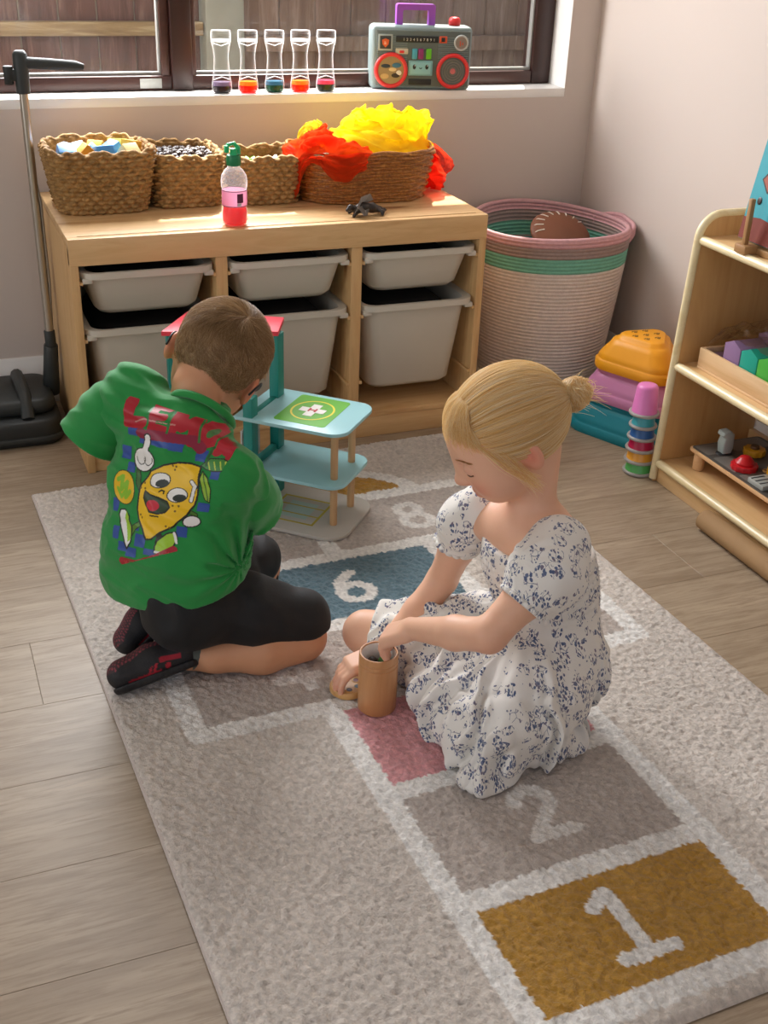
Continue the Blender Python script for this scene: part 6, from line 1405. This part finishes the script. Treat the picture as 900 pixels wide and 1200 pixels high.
    # lemon body
    body = [(350, 500), (420, 468), (500, 455), (560, 460), (612, 478), (608, 540), (606, 620), (585, 680), (545, 730), (480, 790), (400, 825), (350, 860), (318, 862), (295, 800), (270, 755), (262, 700), (275, 640), (290, 570)]
    blob(body, '#f4c41c', OL, 7)
    for (cx, cy, rx, ry, a) in ((400, 548, 60, 42, -.12), (497, 625, 56, 40, -.05)):
        e = ellm(cx, cy, rx, ry, a); paint(e < 1, OL); paint(e < .8, '#f4f2ea'); paint((ellm(cx+12, cy+16, rx*.62, ry*.50, a) < 1) & (e < .85), '#1f2a1e')
    m_ = [(322, 605), (350, 625), (400, 640), (445, 660), (455, 690), (435, 715), (395, 722), (350, 712), (325, 680), (312, 640)]; blob(m_, '#2c4420', OL, 6); paint((ellm(365, 680, 38, 28, .3) < 1) & poly(m_), '#cf2538')
    paint(stroke([(352, 733), (398, 738)], 4), OL); paint(stroke([(400, 608), (412, 600), (425, 606), (425, 618)], 4), OL)
    for x, y in ((290, 588), (318, 590), (310, 562), (475, 680), (508, 683), (486, 710), (470, 470), (488, 475), (480, 492), (285, 730), (295, 745), (435, 790), (455, 798)): paint(ellm(x, y, 6, 6) < 1, '#7a5a10')
    paint(stroke([(575, 555), (592, 580), (578, 620), (568, 655)], 12), OL); paint(stroke([(575, 555), (592, 580), (578, 620), (568, 655)], 8), '#f2efe6')
    # leaves
    lf = [(612, 470), (660, 435), (720, 438), (762, 465), (740, 500), (680, 500), (640, 492)]; blob(lf, '#3f8a3a', OL, 4)
    for x in (650, 680, 710, 735): paint(stroke([(x, 452), (x+10, 492)], 3), '#c9d64a')
    lf = [(625, 500), (655, 540), (668, 600), (662, 665), (640, 650), (625, 600), (615, 540)]; blob(lf, '#9cc23a', OL, 4); paint(stroke([(630, 510), (655, 655)], 3), '#3f6b2a')
    paint(stroke([(655, 380), (640, 470)], 7), '#2c5a26')
    # shoes
    sh = [(145, 705), (175, 705), (205, 740), (222, 800), (215, 880), (185, 915), (165, 850), (140, 780)]; blob(sh, '#f1f0ea', OL, 6); paint(poly([(182, 712), (205, 745), (218, 805), (212, 870), (195, 880), (188, 800)]), '#a2cf2e')
    sh = [(385, 870), (440, 830), (485, 822), (495, 860), (470, 905), (420, 938), (372, 930), (370, 900)]; blob(sh, '#a2cf2e', OL, 6); paint(stroke([(478, 828), (492, 880)], 7), '#f1f0ea'); paint(stroke([(375, 928), (425, 936)], 6), '#f1f0ea')
    # small line of red lettering under it
    paint(stroke([(150, 985), (250, 1000), (380, 965), (475, 920)], 24), '#a81c2a')
    for k in range(9):
        x = 165+k*34; y = 992-max(0, k-3)*11; paint(stroke([(x, y-10), (x+8, y+8), (x+16, y-8)], 2.5), '#2b8a3c' if k % 2 else '#c8403c')
    # place the sheet on the cloth
    P = [np.array(c) for c in CO]; W3 = ((1-v)[:, None]*((1-u)[:, None]*P[0]+u[:, None]*P[1])+v[:, None]*((1-u)[:, None]*P[2]+u[:, None]*P[3]))
    nrm = unit(np.cross(P[1]-P[0], P[2]-P[0])); nrm = nrm if nrm[1] < 0 else -nrm; V = np.zeros((len(u), 3)); ok = np.zeros(len(u), bool)
    need = on.reshape(nv, nu); nd = need.copy(); nd[1:] |= need[:-1]; nd[:-1] |= need[1:]; nd[:, 1:] |= need[:, :-1]; nd[:, :-1] |= need[:, 1:]; nd = nd.ravel()
    dv = Vector(-nrm)
    for i in np.where(nd)[0]:
        h = ST.ray_cast(Vector(W3[i]+nrm*.06), dv, .3)
        if h[0] is not None: V[i] = np.array(h[0])+np.array(h[1])*.0005; ok[i] = True
    # colour cells that are not painted but needed as borders: nearest shirt green
    idx = np.arange(nu*nv).reshape(nv, nu); Q = np.stack([idx[:-1, :-1], idx[:-1, 1:], idx[1:, 1:], idx[1:, :-1]], -1).reshape(-1, 4)
    Q = Q[on[Q].all(1) & ok[Q].all(1)]; us = np.unique(Q); mp_ = np.full(len(V), -1); mp_[us] = np.arange(len(us)); me = from_arrays('print', V[us], mp_[Q][:, ::-1]); set_col(me, C[us])
    M = Mat('print_ink', '#ffffff', .45); at = M.n('VertexColor'); at.layer_name = 'Col'; M.l(at.outputs[0], M.b.inputs['Base Color']); put('shirt_print', me, M.m, SHIRT, label='back print of a laughing lemon under red bubble letters')
PRINT_CORNERS = [(-0.051, -0.700, 0.473), (0.112, -0.850, 0.443), (-0.090, -0.800, 0.220), (0.049, -0.861, 0.269)]
shirt_print()
BLK_T = Mat('black_shorts', '#08080a', .7); BLK_T.b.inputs['Sheen Weight'].default_value = .04; v_ = BLK_T.coord(); BLK_T.bump(BLK_T.noise(v_, 300, 3), .3, .0008)
def build_shorts():
    def disp(X):
        n1 = np_noise(X, .05, 23)-.5; u = X@unit([.9, -.2, .3]); w = X@unit([-.2, .7, .6]); return .0025*np.sin(u*85+n1*9+w*30)*np.clip((.25-X[:, 0])/.05, .1, 1)*np.clip((X[:, 2]-.07)/.05, .1, 1)+n1*.008*np.clip((X[:, 2]-.05)/.05, .2, 1)
    s = SD(); s.cap((.04, -.80, .135), (.045, -.71, .135), .080, .076, .03)
    s.chain([(.05, -.795, .135), (.14, -.820, .110), (.224, -.832, .086)], [.072, .060, .050], .02); s.chain([(.05, -.70, .135), (.13, -.655, .105), (.205, -.608, .078)], [.068, .056, .048], .02)
    s.ell((.12, -.735, .06), (.10, .07, .05), k=.03); s.cut((.266, -.83, .07), (1, -.1, -.25), .004)
    s.cap((.24, -.850, .036), (.05, -.850, .040), .044, .038, .004, True); s.cut((0, 0, .016), (0, 0, -1), .003); s.disp = disp
    put('shorts', s.mesh('shorts', (-.08, -.93, .01), (.30, -.53, .25), .003, .012), BLK_T.m, boy)
    s = SD(); s.box((.232, -.594, .058), (.022, .034, .030), basis(y=(.3, 1, .1), z=(0, 0, 1)), .010, .004); s.disp = disp; put('shorts_hem', s.mesh('hem', (.17, -.66, .0), (.30, -.53, .12), .003, .012), BLK_T.m, boy)
build_shorts()
def build_shoe(H, Mi, T_, up, label=None):
    """heel, instep and toe points; up = towards the laces"""
    H, Mi, T_ = [np.array(p, float) for p in (H, Mi, T_)]; ax = unit(T_-H); up = unit(np.array(up)-ax*(ax@np.array(up))); sd = np.cross(ax, up); L_ = np.linalg.norm(T_-H)
    s = SD(); s.cap(H, Mi, .030, .029, .012); s.cap(Mi, T_, .029, .025, .012); s.ell(H+up*.016, (.026, .026, .024), np.stack([sd, ax, up], 1), .012); s.cut((0, 0, .0135), (0, 0, -1), .003); s.cut(Mi-up*.028, -up, .004)
    c = (H+T_)/2; me = s.mesh('shoe', c-.10, c+.10, .0022); V = verts_np(me); l = np.stack([(V-H)@sd, (V-H)@ax/L_, (V-H)@up], 1); C = np.tile(np.array(lin('#1d1c1e')), (len(V), 1))
    def pt(m, c_): C[m] = np.array(lin(c_))
    mesh_ = (np.abs(l[:, 0]) < .022) & (l[:, 2] > .006) & (l[:, 1] > .15); k = (np.sin(l[:, 1]*95)*np.sin(l[:, 0]*700) > .35); pt(mesh_, '#3a2226'); pt(mesh_ & k, '#8a3540')
    for q in (-1, 1):
        sdm = l[:, 0]*q > .012
        pt(sdm & (np.abs(l[:, 2]-(-.002+.012*(l[:, 1]-.3))) < .0042) & (l[:, 1] > .06) & (l[:, 1] < .42), '#a3182c')
        pt(sdm & (np.hypot((l[:, 1]-.30)*L_, l[:, 2]+.013) < .0048), '#b01e30'); pt(sdm & (np.abs(l[:, 2]+.017) < .0022) & (l[:, 1] > .42) & (l[:, 1] < .98), '#9c1a2a')
        pt(sdm & (np.abs((l[:, 1]-.45)*L_+l[:, 2]*.6) < .0022) & (l[:, 2] < -.004), '#b01e30'); pt(sdm & (np.abs((l[:, 1]-.53)*L_+l[:, 2]*.6) < .0018) & (l[:, 2] < -.006), '#b01e30')
    set_col(me, C); M = Mat('shoe_mesh', '#1d1c1e', .65); at = M.n('VertexColor'); at.layer_name = 'Col'; M.l(at.outputs[0], M.b.inputs['Base Color']); M.bump(M.noise(M.coord(), 400, 2), .5, .001)
    o = put('shoe', me, M.m, boy)
    # sole with grooves, lace bars
    so = SD(); so.cap(H-up*.016, Mi-up*.016, .0275, .0275, .01); so.cap(Mi-up*.016, T_-up*.012, .0275, .0240, .01); so.cut(Mi-up*.019, up, .002); so.cut(Mi-up*.031, -up, .002); so.cut((0, 0, .0135), (0, 0, -1), .003); so.disp = lambda X: .0005*np.sin((X@ax)*700)
    put('sole', so.mesh('sole', c-.10, c+.10, .0022, .004), plain('#18181a', .6), o)
    for k in range(4):
        p = H+ax*L_*(.30+.13*k)+up*(.030-.002*k); put('lace', B().tube([p-sd*.013-up*.004, p+up*.0015, p+sd*.013-up*.004], .0018, 6).mesh(), plain('#5a2730', .7), o)
build_shoe((.020, -.822, .056), (-.028, -.826, .050), (-.076, -.832, .042), (.15, .62, .78)); build_shoe((.005, -.712, .075), (-.022, -.726, .062), (-.050, -.742, .045), (-.6, .3, .6))
put('sock', B().tube([(.052, -.824, .050), (.036, -.823, .051)], .0275, 20).mesh(sm=60), plain('#5c625c', .9, .1, .4, 200), boy)
# hair
BRO = hair_mat('brown_hair', [(0, '#75583a'), (.5, '#a07e55'), (1, '#d8ba8c')], .45); BROC = hairfield_mat('brown_scalp', '#8a6c4b', '#a98a64', 200)
def build_boy_hair():
    s = SD(); s.ell(bl_(0, -.013, .026), (.0735, .0910, .0790), BB, 0); s.cut(bl_(0, .070, .052), BB@np.array([0, .60, -.80]), .006); s.ell(bl_(0, .035, .072), (.052, .045, .026), BB, .02)
    for q in (-1, 1): s.ell(bl_(q*.080, -.010, -.012), (.020, .021, .030), BB, .004, True)
    hp_ = put('hair', s.mesh('hair', BC-.13, BC+.13, .003), BROC, boy); rs = np.random.RandomState(12); cen = np.array([0, -.013, .026]); rad = np.array([.0738, .0913, .0793]); wh = unit(np.array([.018, -.060, .058])/rad); S_ = []; n = 0
    while n < 15000:
        u = unit(rs.randn(3)); p = cen+u*rad; hl = (p-np.array([0, .070, .052]))@np.array([0, .60, -.80])
        if hl > .002: continue
        if abs(p[0]) > .06 and abs(p[1]+.010) < .022 and abs(p[2]+.012) < .028: continue
        away = u-wh*(u@wh); cl = np.array([np_noise((p+9)[None], .016, 40+ax)[0]-.5 for ax in range(3)]); away = unit(away) if np.linalg.norm(away) > 1e-3 else unit(rs.randn(3)); tw = unit(np.cross(wh, u)+1e-6); t_ = unit(away*.9+tw*.35+rs.randn(3)*.16+cl*1.3); t_ = unit(t_-u*(t_@u))
        top = np.clip((p[2]-.02)/.06, 0, 1); L_ = .006+.026*top*top+.007*rs.rand(); L_ *= np.clip(-hl/.03, .35, 1)
        pts = [];
        for k in range(5):
            f = k/4*L_; q = u*rad+t_*f; q = q/np.linalg.norm(q/rad); pts.append(bl_(*(cen+q*(1+(.018+.075*top)*(k/4)+.004))))
        S_.append(pts); n += 1
    hair_obj('hair_strands', np.array(S_), .00032, BRO, hp_)
    F_ = []
    for k in range(1100):
        x = (rs.rand()*2-1)*.045; P0 = np.array([x*.8, .045, .090]); P1 = np.array([x, .078, .078]); P2 = np.array([x*1.1+.006, .096, .056]); P3 = np.array([x*1.15+.010, .100, .034+rs.rand()*.014]); jj = rs.randn(3)*.002; F_.append([bl_(*(P+jj*i*.5)) for i, P in enumerate((P0, P1, P2, P3))])
    hair_obj('fringe', np.array(F_), .00034, BRO, hp_)
build_boy_hair()
gls = thing('eyeglasses', 'dark framed eyeglasses worn by the child in green, arm over the ear', 'glasses', tuple(bl_(0, .09, .004))); GLB = plain('#1b2026', .35); MET = plain('#9aa0a6', .3)
for q in (-1, 1):
    put('temple_arm', B().tube(cr([bl_(q*.060, .088, .008), bl_(q*.0725, .040, .010), bl_(q*.0790, .000, .014), bl_(q*.0805, -.022, .006), bl_(q*.077, -.034, -.016)], 5), .0019, 8).mesh(sm=80), GLB, gls)
    put('lens_rim', B().tube([bl_(q*.031+.024*math.cos(a), .1005-.006*abs(math.cos(a))*(1 if math.cos(a)*q > 0 else 0), .002+.019*math.sin(a)) for a in np.linspace(0, 2*PI, 33)[:-1]], .0018, 8, True).mesh(sm=80), GLB, gls)
    lm = B(); t = bmesh.new(); vs = [t.verts.new(bl_(q*.031+.0235*math.cos(a), .1000, .002+.0185*math.sin(a))) for a in np.linspace(0, 2*PI, 25)[:-1]]; t.faces.new(vs); put('lens', lm.add(t).mesh(), CLR, gls)
    put('hinge', B().box(bl_(q*.0605, .090, .008)-.003, bl_(q*.0605, .090, .008)+.003, .0008).mesh(), MET, gls)
put('bridge', B().tube([bl_(-.008, .101, .006), bl_(0, .104, .009), bl_(.008, .101, .006)], .0018, 8).mesh(), GLB, gls)
